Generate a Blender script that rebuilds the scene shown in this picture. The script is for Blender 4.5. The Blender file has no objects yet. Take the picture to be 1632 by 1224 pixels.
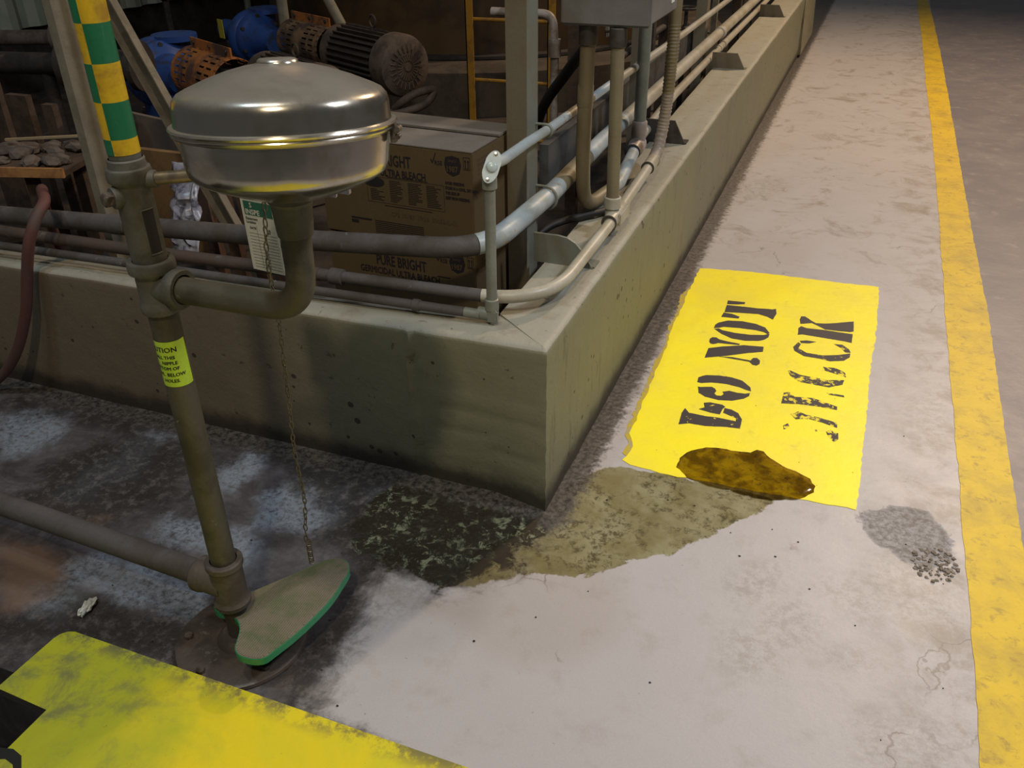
import bpy, bmesh, math, random
import numpy as np
from mathutils import Vector, Matrix, noise, geometry
random.seed(7)
C = bpy.context.scene.collection
V = Vector
PI = math.pi

# ------------------------------------------------------------------ camera
cam_d = bpy.data.cameras.new('camera'); cam = bpy.data.objects.new('camera', cam_d); C.objects.link(cam)
yaw, pitch, roll = 0.37925852, 0.54141875, -0.01385509
fwd = V((-math.sin(yaw)*math.cos(pitch), math.cos(yaw)*math.cos(pitch), -math.sin(pitch)))
rgt = fwd.cross(V((0, 0, 1))).normalized(); up = rgt.cross(fwd)
r2 = math.cos(roll)*rgt + math.sin(roll)*up; u2 = -math.sin(roll)*rgt + math.cos(roll)*up
m = Matrix((r2, u2, -fwd)).transposed().to_4x4(); m.translation = V((0.5576, -1.6127, 1.4))
cam.matrix_world = m
cam_d.sensor_width = 36; cam_d.lens = 36*1383.307/1632; cam_d.clip_start = 0.02
bpy.context.scene.camera = cam

# ------------------------------------------------------------------ world, lamps, exposure
sc = bpy.context.scene
w = bpy.data.worlds.new('hall'); sc.world = w; w.use_nodes = True
w.node_tree.nodes['Background'].inputs[0].default_value = (0.80, 0.80, 0.82, 1)
w.node_tree.nodes['Background'].inputs[1].default_value = 0.075
sc.view_settings.view_transform = 'Standard'; sc.view_settings.look = 'None'
sc.view_settings.gamma = 1; sc.view_settings.exposure = 0.0; sc.view_settings.use_curve_mapping = False
def lamp(name, loc, target, power, col, size, spread=160):
    d = bpy.data.lights.new(name, 'AREA'); d.shape = 'DISK'; d.size = size; d.energy = power; d.color = col; d.spread = math.radians(spread)
    o = bpy.data.objects.new(name, d); C.objects.link(o); o.location = loc
    o.rotation_euler = (V(target)-V(loc)).to_track_quat('-Z', 'Y').to_euler()
    return o
lamp('bay_lamp', (1.15, -3.6, 5.2), (0.5, -0.1, 0), 38, (1.0, 0.83, 0.58), 0.30, 110)      # warm bay lamp behind the camera
lamp('bay_lamp', (-1.3, -2.1, 6.0), (0.1, 0.0, 0), 40, (0.66, 0.84, 1.0), 0.35)
lamp('bay_lamp', (-0.05, -1.75, 6.3), (0.1, -0.3, 0), 34, (1.0, 0.90, 0.76), 0.35)    # lamp almost straight above the bowl     # cool lamp over the wash station
lamp('bay_lamp', (2.5, 0.3, 3.5), (0.8, 0.1, 0), 38, (0.90, 0.92, 1.0), 0.4, 130)      # cool lamp over the walkway
lamp('bay_lamp', (2.2, 6.5, 5.0), (0.9, 3.6, 0), 150, (1.0, 0.72, 0.47), 0.4, 120)      # sodium lamp down the walkway
lamp('bay_lamp', (-4.0, 5.5, 4.0), (-2.2, 2.2, 0.3), 2.5, (1.0, 0.60, 0.30), 0.3)     # dim lamp over the pumps

# ------------------------------------------------------------------ materials
def new_mat(name):
    m = bpy.data.materials.new(name); m.use_nodes = True
    nt = m.node_tree; nt.nodes.clear()
    o = nt.nodes.new('ShaderNodeOutputMaterial'); b = nt.nodes.new('ShaderNodeBsdfPrincipled')
    nt.links.new(b.outputs[0], o.inputs[0])
    return m, nt, b
def N(nt, t, **k):
    n = nt.nodes.new(t)
    for a, v in k.items(): setattr(n, a, v)
    return n
def noise_n(nt, co, scale, detail=4, rough=0.6, dist=0.0):
    n = N(nt, 'ShaderNodeTexNoise'); n.inputs['Scale'].default_value = scale; n.inputs['Detail'].default_value = detail
    n.inputs['Roughness'].default_value = rough; n.inputs['Distortion'].default_value = dist
    nt.links.new(co, n.inputs['Vector']); return n.outputs['Fac']
def ramp(nt, f, a, b):
    r = N(nt, 'ShaderNodeMapRange'); r.interpolation_type = 'SMOOTHSTEP'
    r.inputs['From Min'].default_value = a; r.inputs['From Max'].default_value = b
    nt.links.new(f, r.inputs['Value']); return r.outputs[0]
def mixc(nt, f, a, b, mode='MIX'):
    x = N(nt, 'ShaderNodeMix', data_type='RGBA', blend_type=mode)
    for s, v in ((x.inputs[0], f), (x.inputs[6], a), (x.inputs[7], b)):
        if isinstance(v, (int, float)): s.default_value = v
        elif isinstance(v, tuple): s.default_value = (*v, 1)
        else: nt.links.new(v, s)
    return x.outputs[2]
def mth(nt, op, a, b=None):
    x = N(nt, 'ShaderNodeMath', operation=op)
    for s, v in ((x.inputs[0], a), (x.inputs[1], b)):
        if v is None: continue
        if isinstance(v, (int, float)): s.default_value = v
        else: nt.links.new(v, s)
    return x.outputs[0]
def bump(nt, b, h, dist, strength=1.0, prev=None):
    n = N(nt, 'ShaderNodeBump'); n.inputs['Distance'].default_value = dist; n.inputs['Strength'].default_value = strength
    nt.links.new(h, n.inputs['Height'])
    if prev: nt.links.new(prev, n.inputs['Normal'])
    nt.links.new(n.outputs[0], b.inputs['Normal']); return n.outputs[0]
MATS = {}
def mat(name, col, rough=0.6, metal=0.0, col2=None, s2=8, lo=0.42, hi=0.62, col3=None, s3=30, lo3=0.6, hi3=0.7,
        bmp=0.0, bs=60, vrough=0.0, spec=0.5):
    """painted / bare surface: base colour, a blotchy second colour and a speckled third one, with fine relief"""
    if name in MATS: return MATS[name]
    m, nt, b = new_mat(name)
    co = N(nt, 'ShaderNodeTexCoord').outputs['Object']
    geo = N(nt, 'ShaderNodeNewGeometry').outputs['Position']
    c = tuple(col)
    out = None
    fine = noise_n(nt, geo, 140, 3)
    out = mixc(nt, 1.0, c, mixc(nt, fine, (0.82,)*3, (1.14,)*3), 'MULTIPLY')
    if col2 is not None:
        f = ramp(nt, noise_n(nt, geo, s2, 5, 0.65, 0.3), lo, hi); out = mixc(nt, f, out, tuple(col2))
    if col3 is not None:
        f = ramp(nt, noise_n(nt, geo, s3, 6, 0.7), lo3, hi3); out = mixc(nt, f, out, tuple(col3))
    nt.links.new(out, b.inputs['Base Color'])
    b.inputs['Metallic'].default_value = metal
    b.inputs['Specular IOR Level'].default_value = spec
    if vrough:
        r = mth(nt, 'ADD', mth(nt, 'MULTIPLY', noise_n(nt, geo, 25, 5), vrough), rough-vrough*0.5); nt.links.new(r, b.inputs['Roughness'])
    else: b.inputs['Roughness'].default_value = rough
    if bmp: bump(nt, b, noise_n(nt, geo, bs, 6, 0.65), bmp)
    MATS[name] = m
    return m

galv   = mat('dirty_galvanised_pipe', (0.088, 0.082, 0.056), 0.6, 0.25, (0.052, 0.048, 0.03), 9, 0.45, 0.65, (0.2, 0.2, 0.18), 45, 0.62, 0.75, 0.0006, 90)
galv2  = mat('cast_grey_fitting', (0.11, 0.109, 0.092), 0.62, 0.25, (0.065, 0.062, 0.046), 14, 0.4, 0.65, None, bmp=0.0007, bs=110)
dusty  = mat('dusty_dark_pipe', (0.085, 0.077, 0.074), 0.75, 0.0, (0.06, 0.05, 0.042), 7, 0.42, 0.6, (0.22, 0.22, 0.22), 30, 0.63, 0.75, 0.0006, 80)
rustpipe = mat('rusty_brown_pipe', (0.075, 0.05, 0.037), 0.8, 0.0, (0.06, 0.045, 0.035), 9, 0.42, 0.6, (0.15, 0.12, 0.1), 25, 0.6, 0.75, 0.0006, 80)
condp  = mat('grey_green_painted_conduit', (0.21, 0.225, 0.185), 0.45, 0.0, (0.165, 0.172, 0.14), 6, 0.42, 0.62, (0.12, 0.10, 0.07), 70, 0.69, 0.76, 0.0002, 60)
condw  = mat('off_white_painted_conduit', (0.42, 0.40, 0.33), 0.4, 0.0, (0.33, 0.30, 0.22), 5, 0.42, 0.62, (0.25, 0.2, 0.14), 60, 0.68, 0.76, 0.0002, 60)
condt  = mat('tan_painted_conduit', (0.20, 0.17, 0.10), 0.5, 0.0, (0.165, 0.135, 0.08), 5, 0.42, 0.62, (0.1, 0.07, 0.04), 60, 0.69, 0.76, 0.0002, 60)
condb  = mat('pale_blue_painted_conduit', (0.38, 0.44, 0.46), 0.42, 0.0, (0.30, 0.33, 0.31), 8, 0.45, 0.62, (0.36, 0.24, 0.11), 14, 0.63, 0.66, 0.0002, 60)
bluefit = mat('pale_blue_glossy_fitting', (0.45, 0.52, 0.52), 0.25, 0.0, (0.38, 0.44, 0.42), 20)
darkring = mat('dark_gasket', (0.05, 0.045, 0.035), 0.7)
steelc = mat('grey_painted_steel', (0.18, 0.195, 0.165), 0.55, 0.0, (0.17, 0.165, 0.12), 7, 0.42, 0.62, None, bmp=0.0004)
steelb = mat('tan_painted_steel', (0.15, 0.128, 0.085), 0.6, 0.0, (0.14, 0.11, 0.07), 7, 0.42, 0.62, None, bmp=0.0004)
steeld = mat('dark_bare_steel', (0.07, 0.062, 0.055), 0.5, 0.3, (0.04, 0.035, 0.03), 12)
angle  = mat('dusty_beige_angle_iron', (0.19, 0.175, 0.13), 0.75, 0.0, (0.15, 0.135, 0.1), 14, 0.42, 0.62, (0.06, 0.05, 0.04), 60, 0.64, 0.72, 0.0004)
enclm  = mat('grey_enclosure_paint', (0.17, 0.168, 0.162), 0.45, 0.0, (0.14, 0.134, 0.126), 5)
whitep = mat('white_plastic', (0.75, 0.75, 0.72), 0.4)
redh   = mat('dusty_red_hose', (0.10, 0.036, 0.03), 0.7, 0.0, (0.075, 0.05, 0.042), 6, 0.4, 0.65, None, bmp=0.0003)
rubber = mat('black_rubber', (0.014, 0.013, 0.012), 0.6)
card   = mat('brown_cardboard', (0.11, 0.077, 0.037), 0.85, 0.0, (0.10, 0.068, 0.034), 6, 0.42, 0.65, None, spec=0.2)
cardt  = mat('dusty_cardboard_flap', (0.165, 0.146, 0.126), 0.85, 0.0, (0.15, 0.125, 0.10), 8, 0.42, 0.62, None, spec=0.2)
ink    = mat('carton_ink', (0.022, 0.018, 0.022), 0.8, spec=0.2)
inkf   = mat('faded_carton_ink', (0.085, 0.058, 0.036), 0.8, spec=0.2)
blacki = mat('black_ink', (0.01, 0.012, 0.01), 0.6)
orange = mat('orange_rusty_guard', (0.40, 0.14, 0.03), 0.7, 0.0, (0.095, 0.05, 0.035), 7, 0.42, 0.60, (0.035, 0.022, 0.018), 30, 0.6, 0.7, 0.0006)
tang   = mat('tan_rusty_guard', (0.20, 0.12, 0.06), 0.7, 0.0, (0.065, 0.042, 0.032), 8, 0.42, 0.6, None, bmp=0.0005)
motorm = mat('dusty_black_motor', (0.05, 0.038, 0.03), 0.7, 0.0, (0.035, 0.026, 0.022), 12, 0.4, 0.62, None, bmp=0.0005)
motorc = mat('dusty_fan_cover', (0.095, 0.068, 0.05), 0.75, 0.0, (0.05, 0.036, 0.028), 14, 0.42, 0.64, None, bmp=0.0005)
bluem  = mat('blue_pump_paint', (0.018, 0.06, 0.24), 0.45, 0.0, (0.03, 0.035, 0.07), 14, 0.5, 0.68, None)
ylab   = mat('yellow_label', (0.45, 0.40, 0.04), 0.6)
tankm  = mat('brown_tank_paint', (0.075, 0.042, 0.014), 0.5, 0.0, (0.04, 0.022, 0.01), 3, 0.4, 0.68, None, bmp=0.0005, bs=20)
ledgem = mat('dusty_concrete_plinth', (0.075, 0.055, 0.036), 0.9, 0.0, (0.045, 0.032, 0.02), 5, 0.42, 0.62, None, bmp=0.001)
yelst  = mat('yellow_ladder_paint', (0.30, 0.15, 0.012), 0.5, 0.0, (0.2, 0.10, 0.02), 16, 0.5, 0.65, None)
woodm  = mat('old_brown_wood', (0.075, 0.047, 0.03), 0.85, 0.0, (0.04, 0.026, 0.018), 14, 0.4, 0.62, None, bmp=0.0008)
woodo  = mat('orange_cut_wood', (0.40, 0.20, 0.065), 0.8, 0.0, (0.25, 0.12, 0.045), 18, 0.42, 0.62, None)
stonem = mat('grey_rubble', (0.13, 0.105, 0.09), 0.9, 0.0, (0.08, 0.062, 0.05), 14, 0.42, 0.62, None, bmp=0.001)
darkm  = mat('grimy_dark_iron', (0.034, 0.026, 0.022), 0.75, 0.0, (0.016, 0.013, 0.012), 9, 0.4, 0.62, (0.075, 0.052, 0.038), 22, 0.60, 0.72, 0.0008)
plasticm = mat('grey_plastic_sheet', (0.28, 0.28, 0.33), 0.3, 0.0, (0.06, 0.055, 0.08), 20, 0.45, 0.6, None)
siding = mat('grey_green_siding', (0.30, 0.33, 0.27), 0.6, 0.0, (0.22, 0.24, 0.2), 2, 0.42, 0.62, None)
floorm = mat('oily_dark_floor', (0.05, 0.035, 0.025), 0.75, 0.0, (0.02, 0.016, 0.014), 2.2, 0.4, 0.6, (0.08, 0.065, 0.058), 9, 0.6, 0.7, 0.002, 25)
tagw   = mat('white_card', (0.50, 0.50, 0.44), 0.5)
tagg   = mat('green_print', (0.015, 0.10, 0.06), 0.5)
brassm = mat('brushed_brass_tube', (0.42, 0.33, 0.2), 0.35, 0.8, (0.25, 0.2, 0.14), 20)
chromem = mat('bright_steel', (0.6, 0.6, 0.58), 0.25, 1.0)
boltm  = mat('zinc_bolt', (0.25, 0.22, 0.18), 0.45, 0.8, (0.1, 0.07, 0.05), 40)
chainm = mat('chain_steel', (0.16, 0.14, 0.09), 0.45, 0.7)
paperm = mat('white_paper_scrap', (0.45, 0.46, 0.42), 0.8)
tapey  = mat('yellow_tape', (0.58, 0.38, 0.012), 0.4, 0.0, (0.34, 0.20, 0.02), 22, 0.46, 0.70, None)
tapeg  = mat('green_tape', (0.012, 0.135, 0.06), 0.4)
stick  = mat('lime_sticker', (0.42, 0.62, 0.035), 0.4, 0.0, (0.30, 0.50, 0.03), 20, 0.5, 0.7, None)
greenr = mat('green_painted_edge', (0.025, 0.23, 0.10), 0.35, 0.0, (0.05, 0.14, 0.06), 30, 0.58, 0.72, None)
padm   = mat('worn_treadle_pad', (0.17, 0.15, 0.11), 0.6, 0.0, (0.10, 0.125, 0.06), 9, 0.45, 0.65, None)
flangem = mat('brown_steel_flange', (0.10, 0.078, 0.065), 0.4, 0.2, (0.06, 0.048, 0.038), 10, 0.42, 0.62, (0.16, 0.14, 0.13), 20, 0.6, 0.72, 0.0006)
platey = None
def plate_mat():
    m, nt, b = new_mat('worn_yellow_plate_paint')
    geo = N(nt, 'ShaderNodeNewGeometry').outputs['Position']
    sep = N(nt, 'ShaderNodeSeparateXYZ'); nt.links.new(geo, sep.inputs[0])
    n1 = noise_n(nt, geo, 4.5, 6, 0.62, 0.5)
    c = mixc(nt, ramp(nt, n1, 0.35, 0.7), (0.74, 0.60, 0.010), (0.60, 0.56, 0.02))
    # greener towards the left end: bowl shadow painted in, under real dirt
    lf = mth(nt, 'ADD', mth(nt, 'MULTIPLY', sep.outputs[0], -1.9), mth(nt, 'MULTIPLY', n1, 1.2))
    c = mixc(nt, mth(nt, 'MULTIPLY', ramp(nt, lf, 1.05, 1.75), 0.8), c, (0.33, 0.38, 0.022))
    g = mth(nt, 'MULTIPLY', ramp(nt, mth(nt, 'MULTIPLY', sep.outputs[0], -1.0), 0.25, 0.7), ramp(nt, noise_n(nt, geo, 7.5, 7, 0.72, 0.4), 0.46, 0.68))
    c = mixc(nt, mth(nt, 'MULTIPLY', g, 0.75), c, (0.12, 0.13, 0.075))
    c = mixc(nt, ramp(nt, noise_n(nt, geo, 60, 6, 0.72), 0.665, 0.70), c, (0.06, 0.055, 0.03))
    ed = mth(nt, 'MULTIPLY', ramp(nt, sep.outputs[1], -0.80, -0.753), ramp(nt, noise_n(nt, geo, 20, 6, 0.75), 0.42, 0.6))
    c = mixc(nt, mth(nt, 'MULTIPLY', ed, 0.8), c, (0.10, 0.09, 0.065))
    nt.links.new(c, b.inputs['Base Color']); b.inputs['Roughness'].default_value = 0.5
    bump(nt, b, noise_n(nt, geo, 40, 6, 0.65), 0.001); return m
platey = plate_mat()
plates = mat('plate_edge_steel', (0.04, 0.035, 0.03), 0.7)
pitm   = mat('pit_concrete', (0.045, 0.04, 0.045), 0.9, 0.0, (0.02, 0.02, 0.02), 12)

def steel_mat():
    """stainless steel: polished band, dusty film on the upward faces"""
    m, nt, b = new_mat('polished_stainless')
    g = N(nt, 'ShaderNodeNewGeometry'); geo = g.outputs['Position']
    sn = N(nt, 'ShaderNodeSeparateXYZ'); nt.links.new(g.outputs['Normal'], sn.inputs[0])
    dust = mth(nt, 'MULTIPLY', ramp(nt, mth(nt, 'ADD', sn.outputs[2], mth(nt, 'MULTIPLY', mth(nt, 'SUBTRACT', noise_n(nt, geo, 14, 6, 0.7, 0.5), 0.5), 0.5)), 0.35, 0.95), 0.60)
    c = mixc(nt, ramp(nt, noise_n(nt, geo, 12, 5, 0.65, 0.5), 0.45, 0.75), (0.50, 0.47, 0.40), (0.34, 0.30, 0.22))
    c = mixc(nt, dust, c, (0.27, 0.25, 0.22))
    nt.links.new(c, b.inputs['Base Color'])
    nt.links.new(mth(nt, 'SUBTRACT', 0.96, mth(nt, 'MULTIPLY', dust, 0.60)), b.inputs['Metallic'])
    r = mth(nt, 'ADD', mth(nt, 'MULTIPLY', ramp(nt, noise_n(nt, geo, 9, 6, 0.7), 0.35, 0.7), 0.10), 0.15)
    nt.links.new(mth(nt, 'ADD', r, mth(nt, 'MULTIPLY', dust, 0.22)), b.inputs['Roughness'])
    bump(nt, b, noise_n(nt, geo, 16, 2), 0.0012, 0.5)
    return m
stainless = steel_mat()

# ------------------------------------------------------------------ mesh helpers
def link(name, bm, m, parent=None, smooth=True, loc=None):
    me = bpy.data.meshes.new(name); bm.to_mesh(me); bm.free()
    for x in (m if isinstance(m, (list, tuple)) else [m]): me.materials.append(x)
    if smooth:
        me.polygons.foreach_set('use_smooth', [True]*len(me.polygons))
        me.set_sharp_from_angle(angle=math.radians(38))
    o = bpy.data.objects.new(name, me); C.objects.link(o)
    if parent is not None:
        o.parent = parent; o.matrix_parent_inverse = Matrix.Translation(-parent.location) @ Matrix.Identity(4)
    return o
def tag(o, label=None, cat=None, group=None, kind=None):
    if label: o['label'] = label
    if cat: o['category'] = cat
    if group: o['group'] = group
    if kind: o['kind'] = kind
    return o
def thing(name, label, cat, loc=(0, 0, 0), group=None):
    o = bpy.data.objects.new(name, None); C.objects.link(o); o.location = loc; o.empty_display_size = 0.05
    return tag(o, label, cat, group)
def box(bm, lo, hi, mi=0, bev=0.0, rot=None, piv=None):
    r = bmesh.ops.create_cube(bm, size=1)
    vs = r['verts']
    c = (V(lo)+V(hi))/2; s = V(hi)-V(lo)
    for v in vs: v.co = V((v.co.x*s.x, v.co.y*s.y, v.co.z*s.z))+c
    if rot is not None:
        p = V(piv) if piv is not None else c
        for v in vs: v.co = rot @ (v.co-p)+p
    if bev > 0:
        es = list({e for v in vs for e in v.link_edges})
        bmesh.ops.bevel(bm, geom=es, offset=bev, segments=2, affect='EDGES')
    return vs
def round_path(pts, rad, seg=8):
    """polyline with its corners replaced by arcs"""
    P = [V(p) for p in pts]; out = [P[0]]
    rads = rad if isinstance(rad, (list, tuple)) else [rad]*(len(P)-2)
    for i in range(1, len(P)-1):
        a, b, c = P[i-1], P[i], P[i+1]; r = rads[i-1]
        d1 = (a-b).normalized(); d2 = (c-b).normalized()
        ang = d1.angle(d2)
        if ang > PI-0.02 or r <= 0: out.append(b); continue
        t = min(r/math.tan(ang/2), (a-b).length*0.49, (c-b).length*0.49)
        p0 = b+d1*t; p2 = b+d2*t
        for k in range(seg+1):
            u = k/seg; out.append(p0*(1-u)**2+b*2*u*(1-u)*1.0+p2*u*u)
    out.append(P[-1]); return out
def tube(bm, pts, r, seg=20, cap=True, mi=0):
    P = [V(p) for p in pts]; n = len(P)
    R = r if isinstance(r, (list, tuple)) else [r]*n
    T = [((P[min(i+1, n-1)]-P[max(i-1, 0)]).normalized()) for i in range(n)]
    a = V((0, 0, 1)) if abs(T[0].z) < 0.9 else V((1, 0, 0))
    u = (a-T[0]*a.dot(T[0])).normalized(); rings = []
    for i in range(n):
        u = (u-T[i]*u.dot(T[i])).normalized(); v = T[i].cross(u)
        rings.append([bm.verts.new(P[i]+(u*math.cos(2*PI*k/seg)+v*math.sin(2*PI*k/seg))*R[i]) for k in range(seg)])
    for i in range(n-1):
        for k in range(seg):
            f = bm.faces.new((rings[i][k], rings[i+1][k], rings[i+1][(k+1) % seg], rings[i][(k+1) % seg])); f.material_index = mi
            f.normal_flip()
    if cap:
        f = bm.faces.new(rings[0]); f.material_index = mi; f.normal_flip() if False else None
        f2 = bm.faces.new(list(reversed(rings[-1]))); f2.material_index = mi
    return rings
def cyl(bm, a, b, r, seg=20, mi=0, r2=None):
    return tube(bm, [a, b], [r, r2 if r2 is not None else r], seg, True, mi)
def lathe(bm, prof, org, axis=(0, 0, 1), seg=48, mi=0):
    """prof: list of (radius, height along axis)"""
    ax = V(axis).normalized(); a = V((0, 0, 1)) if abs(ax.z) < 0.9 else V((1, 0, 0))
    u = (a-ax*a.dot(ax)).normalized(); v = ax.cross(u); o = V(org); rings = []
    for r, h in prof:
        if r < 1e-6: rings.append([bm.verts.new(o+ax*h)]); continue
        rings.append([bm.verts.new(o+ax*h+(u*math.cos(2*PI*k/seg)+v*math.sin(2*PI*k/seg))*r) for k in range(seg)])
    for i in range(len(rings)-1):
        A, B = rings[i], rings[i+1]
        for k in range(seg):
            k2 = (k+1) % seg
            if len(A) == 1 and len(B) == 1: continue
            if len(A) == 1: f = bm.faces.new((A[0], B[k2], B[k]))
            elif len(B) == 1: f = bm.faces.new((A[k], A[k2], B[0]))
            else: f = bm.faces.new((A[k], A[k2], B[k2], B[k]))
            f.material_index = mi
def prism(bm, poly, z0, z1, mi=0, tf=None):
    n = len(poly)
    area = sum(poly[i][0]*poly[(i+1) % n][1]-poly[(i+1) % n][0]*poly[i][1] for i in range(n))
    if area < 0: poly = list(reversed(poly))
    A = [bm.verts.new((x, y, z0)) for x, y in poly]; B = [bm.verts.new((x, y, z1)) for x, y in poly]
    fs = []
    for t in geometry.tessellate_polygon([[V((x, y, 0)) for x, y in poly]]):
        (x0, y0), (x1, y1), (x2, y2) = (poly[i] for i in t)
        if (x1-x0)*(y2-y0)-(x2-x0)*(y1-y0) < 0: t = tuple(reversed(t))
        fs.append(bm.faces.new([B[i] for i in t])); fs.append(bm.faces.new([A[i] for i in reversed(t)]))
    for i in range(n): fs.append(bm.faces.new((A[i], A[(i+1) % n], B[(i+1) % n], B[i])))
    for f in fs: f.material_index = mi
    if tf is not None:
        for v in A+B: v.co = tf @ v.co
    return A+B
def BM(): return bmesh.new()
def text_bm(s, size, align='LEFT', extrude=0.0):
    cu = bpy.data.curves.new('t', 'FONT'); cu.body = s; cu.size = size; cu.align_x = align; cu.extrude = extrude; cu.resolution_u = 2
    o = bpy.data.objects.new('t', cu); C.objects.link(o)
    dg = bpy.context.evaluated_depsgraph_get(); me = bpy.data.meshes.new_from_object(o.evaluated_get(dg))
    bm = bmesh.new(); bm.from_mesh(me)
    bpy.data.objects.remove(o); bpy.data.curves.remove(cu); bpy.data.meshes.remove(me)
    return bm
def bm_add(dst, src, M):
    mp = {v: dst.verts.new(M @ v.co) for v in src.verts}
    for f in src.faces:
        try: dst.faces.new([mp[v] for v in f.verts])
        except ValueError: pass
    src.free()
def text_on(dst, s, size, org, ux, uy, align='LEFT', sx=1.0, bold=0.0):
    """flat lettering: origin, reading direction, upward direction"""
    ux = V(ux).normalized(); uy = V(uy).normalized(); n = ux.cross(uy)
    Mt = Matrix((ux, uy, n)).transposed().to_4x4(); Mt.translation = V(org)
    offs = [(0, 0)] if not bold else [(-bold, 0), (bold, 0), (0, bold), (0, -bold)]
    for k, (dx, dy) in enumerate(offs):
        src = text_bm(s, size, align)
        bm_add(dst, src, Mt @ Matrix.Translation((dx, dy, k*0.00004)) @ Matrix.Diagonal((sx, 1, 1, 1)))

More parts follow.
